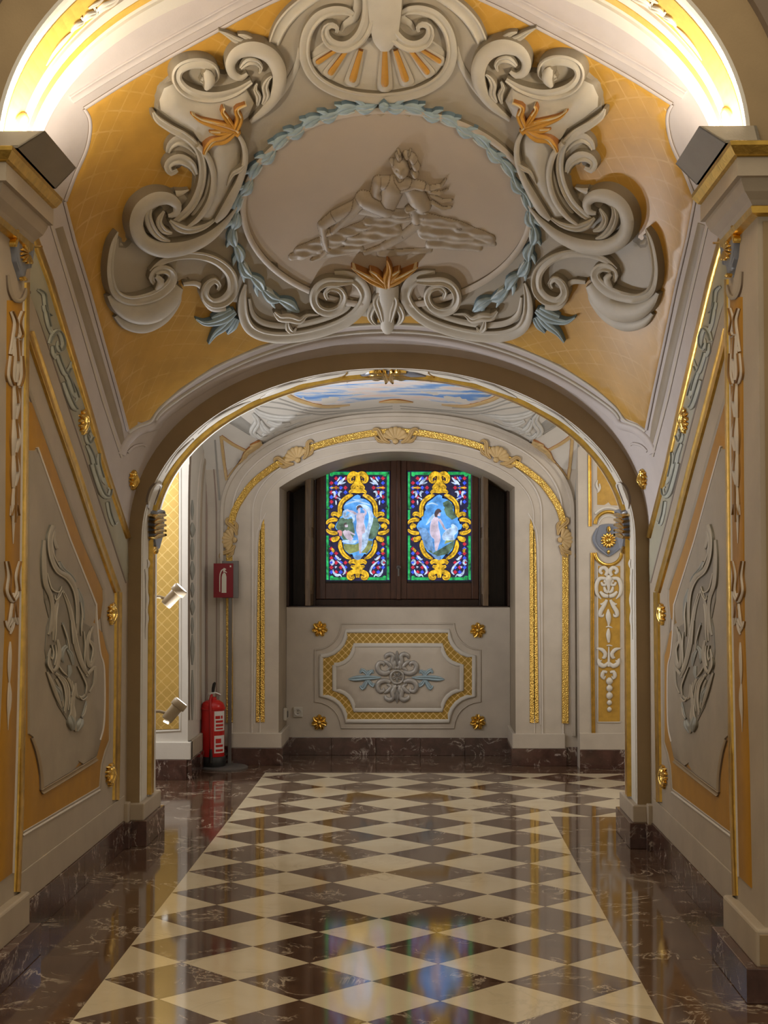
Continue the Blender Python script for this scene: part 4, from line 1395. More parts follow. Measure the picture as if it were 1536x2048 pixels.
# ------------------------------------------------------------------ painted strips and cartouches on the front pilasters
PR = [o for o in bpy.data.objects if o.name.startswith('pilaster') and o.type == 'EMPTY']
PR.sort(key=lambda o: o.location.x)


def ps(nm, pts, m='rose_paint', e='ochre_dark', hr=0.6, prof='round', lift=0.004, **k):
    return stroke(nm, pts, PIER_L, m, PR, hr, prof, e, True, lift=lift, **k)


paint('ochre_dark', (0.25, 0.12, 0.02, 1))
plate('ochre_strip', [(13, 600), (44, 600), (41, 900), (37, 1250), (31, 1500), (24, 1746), (-8, 1770), (-2, 1500), (9, 1250), (11, 900)], PIER_L, 'ochre', PR, h=0.003, bev=1, step=30, both=True)
ps('gold_rail', [(53, 565, 4), (50, 900, 4.5), (46, 1290, 5), (40, 1600, 5.5), (33, 1784, 5.5)], 'gold', None, 0.6, straight=True)
ps('strip_fillet', [(45, 600, 1.3), (42, 900, 1.3), (38, 1250, 1.4), (32, 1500, 1.5), (25, 1746, 1.5)], 'line_light', None, 0.9, straight=True)
q_ = (0, 540, 2.85)
ps('strip_arch', T([(40, 30, 8), (52, 120, 12), (85, 175, 14), (125, 165, 12), (152, 90, 8)], *q_), 'plaster_panel', 'line_dark')
for L in ([(55, 235, 8), (78, 300, 14), (70, 380, 15), (50, 480, 9)], [(118, 235, 8), (98, 300, 11), (112, 370, 13), (96, 392, 9), (100, 350, 4)], [(75, 390, 17), (82, 520, 19), (75, 640, 14)], [(52, 490, 9), (44, 600, 13), (60, 655, 9), (66, 620, 4)], [(112, 490, 9), (117, 600, 13), (100, 665, 9), (92, 620, 4)],
          [(75, 660, 12), (80, 760, 20), (74, 860, 12)], [(74, 850, 12), (78, 960, 24), (70, 1060, 12)], [(72, 1040, 12), (76, 1150, 21), (70, 1240, 10)], [(72, 1230, 8), (70, 1340, 16), (68, 1440, 8), (68, 1560, 2)], [(50, 1400, 3), (60, 1340, 8), (70, 1300, 4)], [(92, 1400, 3), (80, 1340, 8), (72, 1300, 4)],
          [(28, 1660, 5), (42, 1740, 10), (36, 1830, 13), (62, 1885, 12), (68, 1840, 5)], [(102, 1660, 5), (85, 1740, 10), (92, 1830, 13), (66, 1885, 12)], [(62, 1900, 10), (55, 1980, 16), (40, 2030, 8)], [(66, 1900, 10), (78, 1980, 14), (95, 2020, 6)]):
    ps('strip_ornament', T(fat(L, 1.4), *q_), step=3, prof='leaf')
    ps('ornament_vein', [(x / 2.85 + 1.5, 540 + y / 2.85, w * .3 / 2.85) for x, y, w in L[:-1]], 'ochre_dark', None, 0.8, step=3, lift=0.012, wmin=0.5)
for L in ([(80, 150, 6), (75, 250, 15), (70, 400, 15), (72, 520, 6)], [(70, 520, 8), (70, 620, 18), (66, 740, 17), (62, 830, 8), (62, 950, 2)], [(40, -40, 8), (60, 20, 14), (85, 60, 8)], [(120, -60, 8), (100, 20, 14), (80, 80, 8)]):
    ps('strip_ornament', T(fat(L, 1.3), 0, 1250, 4.52), step=4, prof='leaf')
CO = [empty('capital_cartouche', 'slate-blue cartouche with gilded shell below the cornice of the front pilaster ' + s, 'ornament', (XC + g * 1.19, 4.7, 2.25), 'cartouches on the front pilasters') for g, s in ((-1, 'on the extinguisher side'), (1, 'opposite the extinguisher side'))]
r_ = (0, 250, 6.4)


def cs(nm, pts, m, **k):
    return stroke(nm, T(pts, *r_), PIER_L, m, CO, 0.9, k.pop('prof', 'round'), None, True, step=2.5, lift=k.pop('lift', 0.01), **k)


plate('cartouche_ground', T([(205, 1235), (350, 1250), (365, 1300), (345, 1340), (400, 1480), (400, 1600), (375, 1840), (310, 1860), (285, 1990), (225, 2000), (195, 1890), (145, 1740), (125, 1560), (130, 1380), (190, 1310)], *r_), PIER_L, 'slate_blue', CO, h=0.012, bev=2.5, step=5, both=True)
cs('crest', [(210, 1250, 12), (270, 1255, 30), (340, 1290, 26), (350, 1320, 10)], 'slate_blue')
cs('rim', [(230, 1330, 14), (190, 1460, 22), (180, 1620, 22), (215, 1790, 20), (250, 1900, 14)], 'slate_blue')
cs('rim', [(340, 1400, 14), (375, 1520, 20), (370, 1660, 20), (345, 1830, 12)], 'slate_blue')
fan('shell_lobe', 49, 507, 22, 75, 285, 9, PIER_L, 'gold_leaf', CO, True, w=3.0, sq=0.75, lift=0.018, hr=1.0)
for L in ([(200, 1310, 10), (150, 1340, 22), (140, 1400, 20), (150, 1450, 10)], [(160, 1440, 10), (135, 1490, 18), (130, 1560, 8)], [(310, 1360, 10), (320, 1410, 22), (300, 1440, 14)], [(220, 1330, 8), (270, 1330, 18), (310, 1350, 8)], [(230, 1940, 10), (250, 1975, 24), (270, 1990, 10)], [(440, 1560, 6), (455, 1555, 16), (465, 1570, 6)]):
    cs('gilded_leaf', L, 'gold_leaf', prof='leaf', lift=0.02)

# ------------------------------------------------------------------ second arch: ornaments on its soffit and reveals
REV_L = Plane(0, XC - 1.177, 1)
SOFF = Shell(lambda X, Y: 1.45 + sup(X - XC, 1.177, 0.82, 2.05), Y_F0, Y_F1, 1.177)
AC = [empty('arch_cartouche', 'gilded shell on slate-blue cartouche inside the low arch ' + s, 'ornament', (XC + g * 1.177, 7.2, 1.5), 'cartouches inside the low arch') for g, s in ((-1, 'on the extinguisher side'), (1, 'opposite the extinguisher side'))]
u_ = (0, 850, 4.65)


def asx(nm, pts, m, par, surf=SOFF, prof='round', hr=0.8, lift=0.006, e=None, both=True):
    return stroke(nm, pts, surf, m, par, hr, prof, e, both, step=3, lift=lift, wmin=0.3)


plate('cartouche_ground', T([(1395, 800), (1470, 790), (1485, 900), (1470, 1040), (1440, 1150), (1400, 1180), (1375, 1050), (1372, 900)], *u_), SOFF, 'slate_blue', AC, h=0.03, bev=2, step=4, both=True)
for y in (830, 880, 930, 980, 1030):
    asx('gilded_scale', T([(1372, y + 22, 12), (1420, y, 24), (1478, y - 8, 12)], *u_), 'gold_leaf', AC, lift=0.035)
asx('curl', T([(1400, 830, 8), (1430, 795, 14), (1470, 790, 12), (1480, 820, 5)], *u_), 'slate_blue', AC, lift=0.03)
asx('gilded_tail', T([(1390, 1130, 8), (1405, 1170, 14), (1400, 1200, 4)], *u_), 'gold_leaf', AC, lift=0.03)
AP = (wm, wm)
for L in ([(1345, 1340, 8), (1355, 1420, 15), (1350, 1520, 8)], [(1350, 1510, 6), (1360, 1620, 16), (1352, 1720, 8)], [(1350, 1710, 8), (1358, 1800, 15), (1348, 1900, 8), (1345, 1990, 3)], [(1365, 1250, 6), (1375, 1290, 14), (1365, 1330, 6)]):
    asx('reveal_ornament', T(L, *u_), 'white_paint', AP, REV_L, lift=0.004, e='white_edge')
asx('arch_eye', T([(1380, 780, 10), (1370, 700, 12), (1400, 600, 14), (1450, 545, 12), (1490, 560, 10), (1470, 640, 10), (1430, 740, 8)], *u_), 'plaster_white', AP, e='line_dark')
for L in ([(520, 795, 1.5), (555, 778, 5), (590, 766, 4), (615, 760, 1)], [(600, 765, 1.5), (640, 755, 4), (680, 748, 3), (695, 744, 1)], [(395, 868, 1), (430, 838, 4), (470, 815, 4), (500, 802, 1)], [(330, 945, 1), (355, 908, 4), (385, 878, 2)]):
    asx('soffit_ornament', L, 'white_paint', AP, e='white_edge', lift=0.004)
cg = empty('gilded_crest', 'gilded winged crest at the crown of the low arch', 'ornament', (XC, 7.1, 2.25))
for L in ([(786, 762, 2), (782, 750, 7), (784, 742, 6), (786, 739, 2)], [(780, 752, 3), (762, 747, 6), (742, 748, 4), (722, 751, 1)], [(776, 745, 3), (755, 742, 4), (738, 742, 1)], [(768, 750, 2), (752, 752, 4), (735, 751, 1)]):
    asx('crest_wing', L, 'gold_leaf', (cg, cg), prof='leaf', hr=1.0, lift=0.012)
asx('crest_ground', [(715, 752, 1), (740, 748, 5), (784, 747, 7), (830, 748, 5), (855, 752, 1)], 'slate_blue', (cg, cg), both=False, lift=0.006)
asx('crest_arch', [(695, 762, 2), (685, 752, 3), (695, 744, 2)], 'gold', AP, lift=0.004)
# painted ornament on the front arch's bright soffit
SOFN = Shell(lambda X, Y: 2.62 + sup(X - XC, 1.178 - 0.008 * (Y - Y_N0) / 0.43, 0.84 - 0.095 * (Y - Y_N0) / 0.43, 2.0), Y_N0, Y_N1, 1.178)
FP = (wf, wf)
for L in ([(90, 130, 1), (105, 105, 4), (125, 80, 5), (145, 60, 2)], [(140, 62, 2), (152, 48, 7), (165, 40, 5), (160, 32, 2)], [(160, 45, 3), (175, 28, 8), (190, 22, 6), (186, 12, 2)], [(188, 25, 3), (205, 10, 9), (225, 0, 8), (240, -12, 3)], [(175, 15, 2), (190, 6, 5), (205, -4, 2)]):
    stroke('soffit_ornament', L, SOFN, 'white_paint', FP, 0.6, 'leaf', 'ochre_soft', True, step=4, lift=0.005)
stroke('soffit_eye', [(30, 254, 3), (34, 236, 5), (44, 228, 5), (52, 236, 4), (52, 248, 2)], SOFN, 'orange_paint', FP, 0.6, 'round', 'ochre_soft', True, step=4, lift=0.005)

# ------------------------------------------------------------------ end wall: gilded arch strip, shells, pilaster strips
WB2 = (wb, wb)
stroke('gilded_strip', [(459, 1445, 7.3), (459, 1250, 7.3), (459, 1130, 7.3), (461, 1060, 7.3), (469, 1022, 7.3), (482, 998, 7.3), (503, 969, 7.3), (530, 946, 7.3), (560, 926, 7.3), (605, 903, 7.3), (660, 884, 7.3), (735, 868, 7.3), (790, 863, 7.3)],
       BACK, 'gold_hammered', WB2, 0.35, 'flat', None, True, step=10, lift=0.004)
plate('gilded_strip', [(530, 1033), (524, 1045), (519, 1062), (516, 1090), (514, 1200), (511, 1445), (530, 1445), (530, 1200)], BACK, 'gold_hammered', WB2, h=0.006, bev=1.2, step=14, both=True)
stroke('strip_fillet', [(508, 1448, 1.5), (511, 1200, 1.5), (513, 1085, 1.5), (518, 1055, 1.5), (532, 1026, 1.5)], BACK, 'line_light', WB2, 0.9, 'round', None, True, step=20)


def scallop(label, cx, cy, r, ang, both, surf=BACK, group='painted shells on the end wall arch'):
    Q = surf.hit(np.array([[cx, cy]]))[0][0]
    labs = label if isinstance(label, tuple) else (label,)
    roots = [empty('arch_shell', l, 'ornament', (Q[0] if i == 0 else 2 * XC - Q[0], Q[1], Q[2]), group) for i, l in enumerate(labs)]
    if len(roots) == 1:
        roots = roots * 2
    A = math.radians(ang)
    rot = lambda u, v: (cx + (u * math.cos(A) - v * math.sin(A)) * r, cy - (u * math.sin(A) + v * math.cos(A)) * r)
    fan('lobe', *rot(0, -.55), r * 1.25, ang + 25, ang + 155, 7, surf, 'shell_ochre', roots, both, w=r * .26, lift=0.012, e='shell_edge')
    stroke('hinge', [(*rot(-.25, -.7), r * .15), (*rot(0, -.62), r * .3), (*rot(.25, -.7), r * .15)], surf, 'shell_ochre', roots, 0.8, 'round', 'shell_edge', both, step=2, lift=0.014)
    for s in (-1, 1):
        stroke('side_scroll', [(*rot(s * .5, -.75), r * .12), (*rot(s * 1.0, -.5), r * .26), (*rot(s * 1.35, 0), r * .26), (*rot(s * 1.6, .42), r * .22), (*rot(s * 1.95, .45), r * .16), (*rot(s * 2.1, .2), r * .06)], surf, 'shell_ochre', roots, 0.8, 'leaf', 'shell_edge', both, step=2, lift=0.010)
        stroke('side_scroll', [(*rot(s * .9, -.7), r * .1), (*rot(s * 1.5, -.55), r * .2), (*rot(s * 1.9, -.1), r * .08)], surf, 'shell_ochre', roots, 0.8, 'leaf', 'shell_edge', both, step=2, lift=0.008)


paint('shell_ochre', (0.60, 0.42, 0.19, 1), var=0.12, scale=30)
paint('shell_edge', (0.22, 0.12, 0.04, 1))
scallop('ochre scallop shell with side scrolls at the crown of the window arch', 791, 869, 22, 0, False)
scallop(('ochre scallop shell on the window arch shoulder, nearer the extinguisher sign', 'ochre scallop shell on the window arch shoulder, away from the extinguisher sign'), 590, 909, 21, 27, True)
scallop(('ochre scallop shell on the window arch just above the red extinguisher sign', 'ochre scallop shell low on the window arch, beside the pendant panel'), 457, 1078, 20, 80, True)

# ------------------------------------------------------------------ pier behind the extinguisher
plate('gold_panel', [(262, 905), (358, 905), (358, 1458), (262, 1462)], PIER_B, 'gold_lattice_relief', wpl, h=0.004, bev=1, step=40)
stroke('panel_fillet', [(361, 900, 2.2), (361, 1461, 2.2), (262, 1465, 2.2)], PIER_B, 'plaster_white', wpl, 0.8, 'round', None, step=30, straight=True)
SIDE = Plane(0, -1.451, 1)
for x, w, m in ((378, 1.6, 'line_dark'), (394, 1.6, 'line_light'), (401, 2.2, 'plaster')):
    stroke('side_fillet', [(x, 1440, w), (x, 1100, w), (x + (4 if x > 390 else 1), 960, w), (x + (14 if x > 390 else 4), 900, w)], SIDE, m, wpl, 0.8, 'round', None, step=20)
paint('rose_line', (0.33, 0.24, 0.20, 1))
for x, w in ((413, 2.4), (433, 1.4)):
    stroke('wall_fillet', [(x, 1470, w), (x, 1100, w), (x - 1, 1000, w), (x - 6, 930, w)], BACK, 'rose_line', wb, 0.8, 'round', None, step=20)
for y0, y1, w in ((1000, 1040, 3), (1045, 1075, 6), (1078, 1120, 4), (1122, 1160, 5), (1165, 1195, 4), (1200, 1230, 5), (1235, 1268, 3), (1270, 1330, 4), (1340, 1440, 3)):
    stroke('pier_ornament', [(384, y0, 1), (384, (y0 + y1) / 2, w), (384, y1, 1)], SIDE, 'greyblue', wpl, 0.6, 'leaf', 'greyblue_edge', step=6, lift=0.003)

# ------------------------------------------------------------------ pendant panel beside the niche
v_ = (1160, 1000, 4.264)


def pn(nm, pts, m, par, hr=0.7, prof='round', e=None, lift=0.004, **k):
    return stroke(nm, T(pts, *v_), PANEL_R, m, par, hr, prof, e, step=k.pop('step', 3), lift=lift, **k)


plate('ochre_inset', T([(150, 560), (345, 560), (342, 1892), (155, 1892)], *v_), PANEL_R, 'gold_paint', wpr, h=0.003, bev=0.8, step=20)
plate('ochre_inset', [(1194, 840), (1250, 840), (1250, 1012), (1194, 1010)], PANEL_R, 'gold_paint', wpr, h=0.003, bev=0.8, step=20)
pn('gold_rail', [(105, 450, 17), (105, 1200, 17), (115, 2025, 17)], 'gold', wpr, 0.7, 'band', straight=True)
pn('gold_rail', [(82, -560, 15), (82, -300, 15), (85, 225, 15)], 'gold', wpr, 0.7, 'band', straight=True)
pn('gold_rail', [(395, 430, 12), (405, 2025, 12)], 'gold', wpr, 0.7, 'band', straight=True)
pn('white_fillet', [(148, 560, 5), (152, 1200, 5), (152, 1895, 5), (345, 1895, 5)], 'plaster_white', wpr, straight=True)
arc_ = lambda cx, cy, r, a0, a1, w, n=9: [(cx + r * math.cos(math.radians(a0 + (a1 - a0) * i / (n - 1))), cy - r * math.sin(math.radians(a0 + (a1 - a0) * i / (n - 1))), w) for i in range(n)]
pn('gold_arc', arc_(243, 215, 115, 175, 5, 16), 'gold', wpr)
pn('white_arc', arc_(243, 215, 150, 140, 40, 12), 'plaster_white', wpr)
pn('white_arc', arc_(243, 225, 88, 170, 10, 6), 'plaster_white', wpr)
pn('gold_arc', arc_(243, 440, 115, 185, 355, 16), 'gold', wpr)
fl = empty('panel_rosette', 'gilded daisy boss on a slate-blue cartouche at the head of the pendant panel', 'ornament', (1.25, 9.8, 1.5))
plate('cartouche_ground', T([(165, 215), (245, 200), (325, 215), (345, 260), (375, 330), (360, 400), (300, 450), (240, 480), (195, 440), (140, 390), (115, 340), (140, 270)], *v_), PANEL_R, 'slate_blue', fl, h=0.014, bev=1.6, step=5, curved=True)
pn('rim', [(150, 240, 8), (120, 320, 16), (140, 390, 14), (190, 440, 12), (240, 475, 8)], 'slate_blue', fl, lift=0.012)
pn('rim', [(340, 240, 8), (372, 320, 16), (350, 390, 14), (300, 440, 12), (245, 478, 8)], 'slate_blue', fl, lift=0.012)
for i in range(14):
    t = 2 * math.pi * i / 14
    pn('petal', [(240 + 26 * math.cos(t), 345 + 26 * math.sin(t), 6), (240 + 50 * math.cos(t), 345 + 50 * math.sin(t), 12), (240 + 66 * math.cos(t), 345 + 66 * math.sin(t), 5)], 'gold_leaf', fl, 1.0, lift=0.018)
pn('boss', [(214, 345, 6), (226, 345, 24), (254, 345, 24), (268, 345, 6)], 'gold_leaf', fl, 1.0, lift=0.022)
pn('drop', [(240, 425, 6), (240, 440, 16), (240, 462, 4)], 'gold_leaf', fl, 1.0, lift=0.02)
pn('clasp', [(240, 225, 10), (244, 250, 22), (240, 275, 10)], 'gold_leaf', fl, 1.0, 'leaf', lift=0.02)
pd = empty('pendant', 'white painted pendant of scrolls, leaves and beads on the ochre panel', 'ornament', (1.25, 9.82, 0.8))
PEN = ([(215, 645, 10), (232, 610, 14), (210, 578, 14), (178, 585, 13), (170, 612, 12), (190, 628, 9)], [(225, 670, 10), (165, 672, 14), (138, 730, 15), (145, 800, 12), (180, 845, 4)], [(200, 690, 10), (225, 700, 12), (215, 725, 10), (190, 722, 10), (182, 700, 8)],
       [(170, 780, 8), (205, 815, 16), (240, 820, 12)], [(205, 740, 8), (215, 775, 12), (240, 790, 8)], [(228, 850, 10), (205, 900, 14), (175, 950, 16), (172, 985, 14), (195, 990, 8), (200, 970, 4)], [(212, 870, 8), (190, 890, 10), (172, 884, 4)],
       [(140, 1265, 4), (185, 1275, 13), (215, 1310, 14), (205, 1345, 12), (188, 1340, 6)], [(155, 1355, 8), (165, 1395, 16), (205, 1415, 16), (240, 1385, 8)], [(150, 1350, 4), (160, 1375, 10), (185, 1370, 4)], [(230, 1470, 8), (200, 1465, 13), (188, 1500, 14), (205, 1525, 8), (215, 1500, 4)])
for L in PEN:
    L = fat(L, 1.35)
    pn('scroll', L, 'white_paint', pd, e='white_edge')
    pn('scroll', [(486 - x, y, w) for x, y, w in L], 'white_paint', pd, e='white_edge')
for L in ([(240, 930, 6), (240, 985, 26), (245, 1040, 18), (243, 1075, 6)], [(220, 1085, 4), (245, 1078, 9), (275, 1090, 4)], [(243, 1095, 8), (240, 1150, 22), (245, 1215, 10)], [(225, 1243, 4), (248, 1238, 8), (275, 1245, 4)], [(245, 1250, 5), (245, 1300, 9), (245, 1420, 14)], [(243, 640, 10), (243, 672, 36), (243, 720, 20), (243, 790, 8)]):
    pn('leaf', L, 'white_paint', pd, e='white_edge')
for y, r in ((1545, 32), (1605, 30), (1668, 31), (1728, 24), (1785, 22)):
    pn('bead', [(250, y - r, r * .3), (250, y - r * .5, r * .87), (250, y, r), (250, y + r * .5, r * .87), (250, y + r, r * .3)], 'white_paint', pd, 0.8, e='white_edge')
for L in ([(150, -170, 3), (140, -130, 12), (155, -90, 10), (150, -60, 3)], [(165, -140, 6), (170, -100, 10), (160, -70, 4)]):
    pn('upper_ornament', [(x - 0, y, w) for x, y, w in L], 'white_paint', wpr, e='white_edge')

# ------------------------------------------------------------------ parapet below the window
w_ = (560, 1190, 3.268)


def pa(nm, pts, m, par, hr=0.6, prof='round', e=None, lift=0.003, **k):
    return stroke(nm, T(pts, *w_), PARAPET, m, par, hr, prof, e, step=k.pop('step', 3), lift=lift, **k)


def notch(x0, y0, x1, y1, r, n=7):
    P = []
    for cx, cy, a0 in ((x0, y0, 0), (x1, y0, 90), (x1, y1, 180), (x0, y1, 270)):
        pts = [(cx + r * math.cos(math.radians(a0 + 90 * i / (n - 1))), cy + r * math.sin(math.radians(a0 + 90 * i / (n - 1)))) for i in range(n)]
        P += pts[::-1]
    return P


O1, O2, O3 = notch(268, 235, 1268, 825, 165), notch(355, 328, 1188, 752, 130), notch(228, 187, 1310, 870, 172)
plate('gold_lattice_field', T(O1, *w_), PARAPET, 'gold_lattice', pp, h=0.002, bev=1, step=14)
plate('inner_panel', T(O2, *w_), PARAPET, 'plaster_pale', pp, h=0.014, bev=7, step=10)
pa('frame', [(x, y, 15) for x, y in O1] + [(*O1[0], 15)], 'plaster_white', pp, 0.7, 'round', straight=True)
pa('frame', [(x, y, 5) for x, y in O3] + [(*O3[0], 5)], 'plaster_pale', pp, 0.9, 'round', 'line_dark', straight=True)
pa('frame', [(x, y, 15) for x, y in O2] + [(*O2[0], 15)], 'plaster_white', pp, 0.5, 'round', straight=True, lift=0.006)
med = empty('parapet_ornament', 'silver scroll rosette with blue fleurs-de-lis on the parapet panel', 'ornament', (XC, 10.5, 0.6))
q4 = lambda L: [[(765 + sx * (x - 765), 535 + sy * (y - 535), w) for x, y, w in L] for sx in (1, -1) for sy in (1, -1)]
for L in ([(760, 480, 8), (735, 440, 12), (740, 400, 12), (718, 385, 12), (692, 398, 10), (690, 415, 5)], [(720, 500, 10), (690, 512, 13), (650, 500, 14), (638, 465, 13), (655, 440, 11), (680, 448, 8), (675, 465, 4)], [(740, 480, 8), (748, 450, 12), (735, 420, 9)], [(700, 490, 6), (725, 470, 10), (700, 440, 10), (680, 430, 4)]):
    for M in q4(L):
        pa('silver_scroll', fat(M, 1.45), 'silver_paint', med, 0.8, e='white_edge', lift=0.017)
for sg in (1, -1):
    pa('bud', [(765, 535 + sg * 80, 6), (765, 535 + sg * 130, 16), (765, 535 + sg * 172, 3)], 'silver_paint', med, 0.8, 'leaf', 'white_edge', lift=0.02)
    for L in ([(660, 538, 3), (620, 540, 10), (570, 540, 13), (510, 545, 16), (475, 548, 12), (448, 550, 3)], [(575, 530, 6), (560, 505, 10), (535, 490, 11), (525, 510, 5)], [(575, 530, 6), (588, 505, 10), (605, 495, 8), (608, 512, 4)], [(575, 550, 6), (558, 580, 12), (540, 608, 13), (524, 592, 5)], [(575, 550, 6), (590, 575, 11), (608, 592, 10), (615, 575, 4)], [(575, 490, 3), (577, 540, 8), (575, 580, 3)]):
        pa('blue_lily', [(x if sg > 0 else 1522 - x, y, w * 1.35) for x, y, w in L], 'blue_paint', med, 0.8, 'leaf', 'blue_edge', lift=0.017)
pa('ring', arc_(765, 535, 42, 0, 360, 9, 25)[:-1], 'silver_paint', med, 0.9, e='white_edge', lift=0.02, closed=True)
for i in range(5):
    t = 2 * math.pi * i / 5 + .3
    pa('petal', [(765 + 6 * math.cos(t), 535 + 6 * math.sin(t), 4), (765 + 20 * math.cos(t), 535 + 20 * math.sin(t), 11), (765 + 34 * math.cos(t), 535 + 34 * math.sin(t), 4)], 'silver_paint', med, 0.9, 'leaf', 'white_edge', lift=0.02)
for (x, y), wh in zip(((260, 222), (1292, 231), (257, 832), (1292, 830)), ('upper, towards the extinguisher', 'upper, towards the pendant panel', 'lower, above the wall socket side', 'lower, towards the pendant panel')):
    fr = empty('gilded_rosette', 'gilded flower rosette at a parapet corner: ' + wh, 'ornament', tuple(PARAPET.hit(np.array([T([(x, y)], *w_)[0]]))[0][0]), 'gilded rosettes on the parapet')
    for i in range(7):
        t = 2 * math.pi * i / 7 + .2
        pa('petal', [(x + 10 * math.cos(t), y + 10 * math.sin(t), 8), (x + 32 * math.cos(t), y + 32 * math.sin(t), 19), (x + 50 * math.cos(t + .12), y + 50 * math.sin(t + .12), 10)], 'gold_leaf', fr, 0.7, 'leaf', lift=0.006)
    pa('eye', [(x - 16, y, 5), (x - 7, y, 14), (x + 7, y, 14), (x + 16, y, 5)], 'gold_leaf', fr, 1.0, lift=0.016)

# ------------------------------------------------------------------ painted groin vault
sky = [(588, 790), (602, 797), (625, 806), (655, 809), (700, 806), (745, 800), (790, 798), (840, 800), (890, 806), (930, 808), (960, 804), (985, 790), (1000, 765), (900, 742), (785, 735), (680, 742), (585, 765)]
plate('sky_fresco', sky, GROIN, 'sky_fresco', groin, h=0.002, bev=1, step=14)
stroke('fresco_rim', [(565, 780, 3), (580, 792, 4), (602, 802, 4), (640, 812, 3.5), (665, 813, 3), (700, 810, 1.5)], GROIN, 'shell_ochre', groin, 0.5, 'round', 'orange_edge', True, step=5)
paint('painted_grey', (0.36, 0.345, 0.31, 1))
paint('painted_pale', (0.62, 0.61, 0.57, 1), var=0.1, scale=20)
for L in ([(500, 800, 1.2), (560, 806, 1.5), (620, 822, 1.5), (680, 822, 1.2), (785, 812, 1)], [(520, 812, 1.2), (570, 818, 1.4), (640, 829, 1.4), (700, 823, 1), (785, 817, 1)], [(545, 792, 1.2), (575, 803, 1.4), (620, 816, 1.2), (680, 816, 1)], [(430, 880, 1.8), (434, 930, 2), (439, 1000, 2)], [(458, 845, 1.2), (500, 868, 1.5), (530, 885, 1)]):
    stroke('painted_line', L, GROIN, 'painted_grey', groin, 0.7, 'round', None, True, step=8)
plate('painted_shadow_panel', [(452, 842), (476, 828), (505, 850), (500, 872)], GROIN, 'painted_grey', (groin, groin), h=0.002, bev=.8, step=8, both=True)
for L in ([(508, 815, 2), (520, 826, 6), (545, 834, 7), (575, 836, 6), (605, 832, 3), (625, 828, 1)], [(505, 826, 3), (515, 842, 8), (505, 862, 8), (514, 874, 4)], [(520, 840, 4), (530, 858, 8), (548, 866, 4)], [(535, 842, 4), (556, 850, 6), (580, 846, 3)], [(525, 870, 3), (548, 858, 5), (575, 856, 3), (600, 844, 1)], [(512, 868, 4), (522, 876, 4), (535, 872, 1)]):
    stroke('painted_acanthus', L, GROIN, 'painted_pale', (groin, groin), 0.5, 'leaf', 'painted_grey', True, step=4, lift=0.003)
for L in ([(442, 872, 3.5), (447, 915, 3.5), (453, 960, 3)], [(442, 872, 3.5), (465, 888, 3.5), (492, 902, 3)], [(453, 958, 1.5), (475, 930, 1.5), (505, 905, 1.5)]):
    stroke('ochre_triangle', L, GROIN, 'shell_ochre', (groin, groin), 0.4, 'flat', 'orange_edge', True, step=8)
for L in ([(520, 886, 4), (505, 896, 6), (492, 906, 5), (485, 920, 4), (478, 926, 2)], [(522, 884, 5), (512, 890, 7), (500, 892, 3)]):
    stroke('ochre_leaf', L, GROIN, 'shell_ochre', (groin, groin), 0.7, 'leaf', 'orange_edge', True, step=4, lift=0.004)
stroke('ochre_leaf', [(758, 804, 1), (775, 802, 3), (790, 801, 4), (806, 802, 3), (826, 804, 1)], GROIN, 'shell_ochre', groin, 0.7, 'leaf', 'orange_edge', step=4, lift=0.004)

wood('wood_red', (0.085, 0.030, 0.014, 1))
# ------------------------------------------------------------------ window in the niche
win = empty('window_1', 'dark wooden casement window with open shutters in the end niche', kind='structure', loc=(XC, 10.8, 1.05))
x0, x1 = -0.76, 0.44
box('frame_rail', x0, x1, 10.80, 10.88, 1.055, 1.10, 'wood_dark', win, 0.004)
box('frame_rail', x0, x1, 10.80, 10.88, 2.15, 2.25, 'wood_dark', win, 0.004)
box('frame_stile', x0 - 0.05, x0, 10.80, 10.88, 1.05, 2.25, 'wood_dark', win, 0.004)
box('frame_stile', x1, x1 + 0.05, 10.80, 10.88, 1.05, 2.25, 'wood_dark', win, 0.004)
for a, b, nm in ((-0.757, -0.152, 'sash'), (-0.146, 0.437, 'sash')):
    g0, g1 = (-0.687, -0.209) if a < -0.5 else (-0.089, 0.386)
    r_o = empty(nm, '', loc=(a, 10.8, 1.1))
    r_o.parent = win
    r_o.location = Vector((a, 10.8, 1.1)) - Vector(win.location)
    for nm2, c in (('bottom_rail', (g0, g1, 10.795, 10.85, 1.103, 1.222)), ('top_rail', (g0, g1, 10.795, 10.85, 2.046, 2.148)), ('stile', (a, g0, 10.795, 10.85, 1.103, 2.148)), ('stile', (g1, b, 10.795, 10.85, 1.103, 2.148))):
        box(nm2, *c, 'wood_red', r_o, 0.004)
box('astragal', -0.165, -0.133, 10.775, 10.80, 1.10, 2.15, 'wood_red', win, 0.006)
hd = lathe('handle', [(0.001, 0.0), (0.016, 0.0), (0.016, 0.01), (0.006, 0.014), (0.006, 0.03), (0.012, 0.034), (0.001, 0.044)], 'grey_metal', win, 14, (-0.149, 10.775, 1.335), 'Y')
box('handle_lever', -0.155, -0.143, 10.735, 10.748, 1.27, 1.345, 'grey_metal', win, 0.003)
for xa, xb in ((-0.815, -0.775), (0.455, 0.495)):
    box('shutter', xa, xb, 10.50, 10.79, 1.06, 2.12, 'wood_tan', win, 0.004)
    box('shutter_panel', xa - 0.006, xb + 0.006, 10.545, 10.745, 1.14, 1.55, 'wood_tan', win, 0.004)
    box('shutter_panel', xa - 0.006, xb + 0.006, 10.545, 10.745, 1.62, 2.04, 'wood_tan', win, 0.004)
box('sill', XC - 0.79, XC + 0.79, 10.53, 10.90, 1.05, 1.058, 'wood_dark', win)
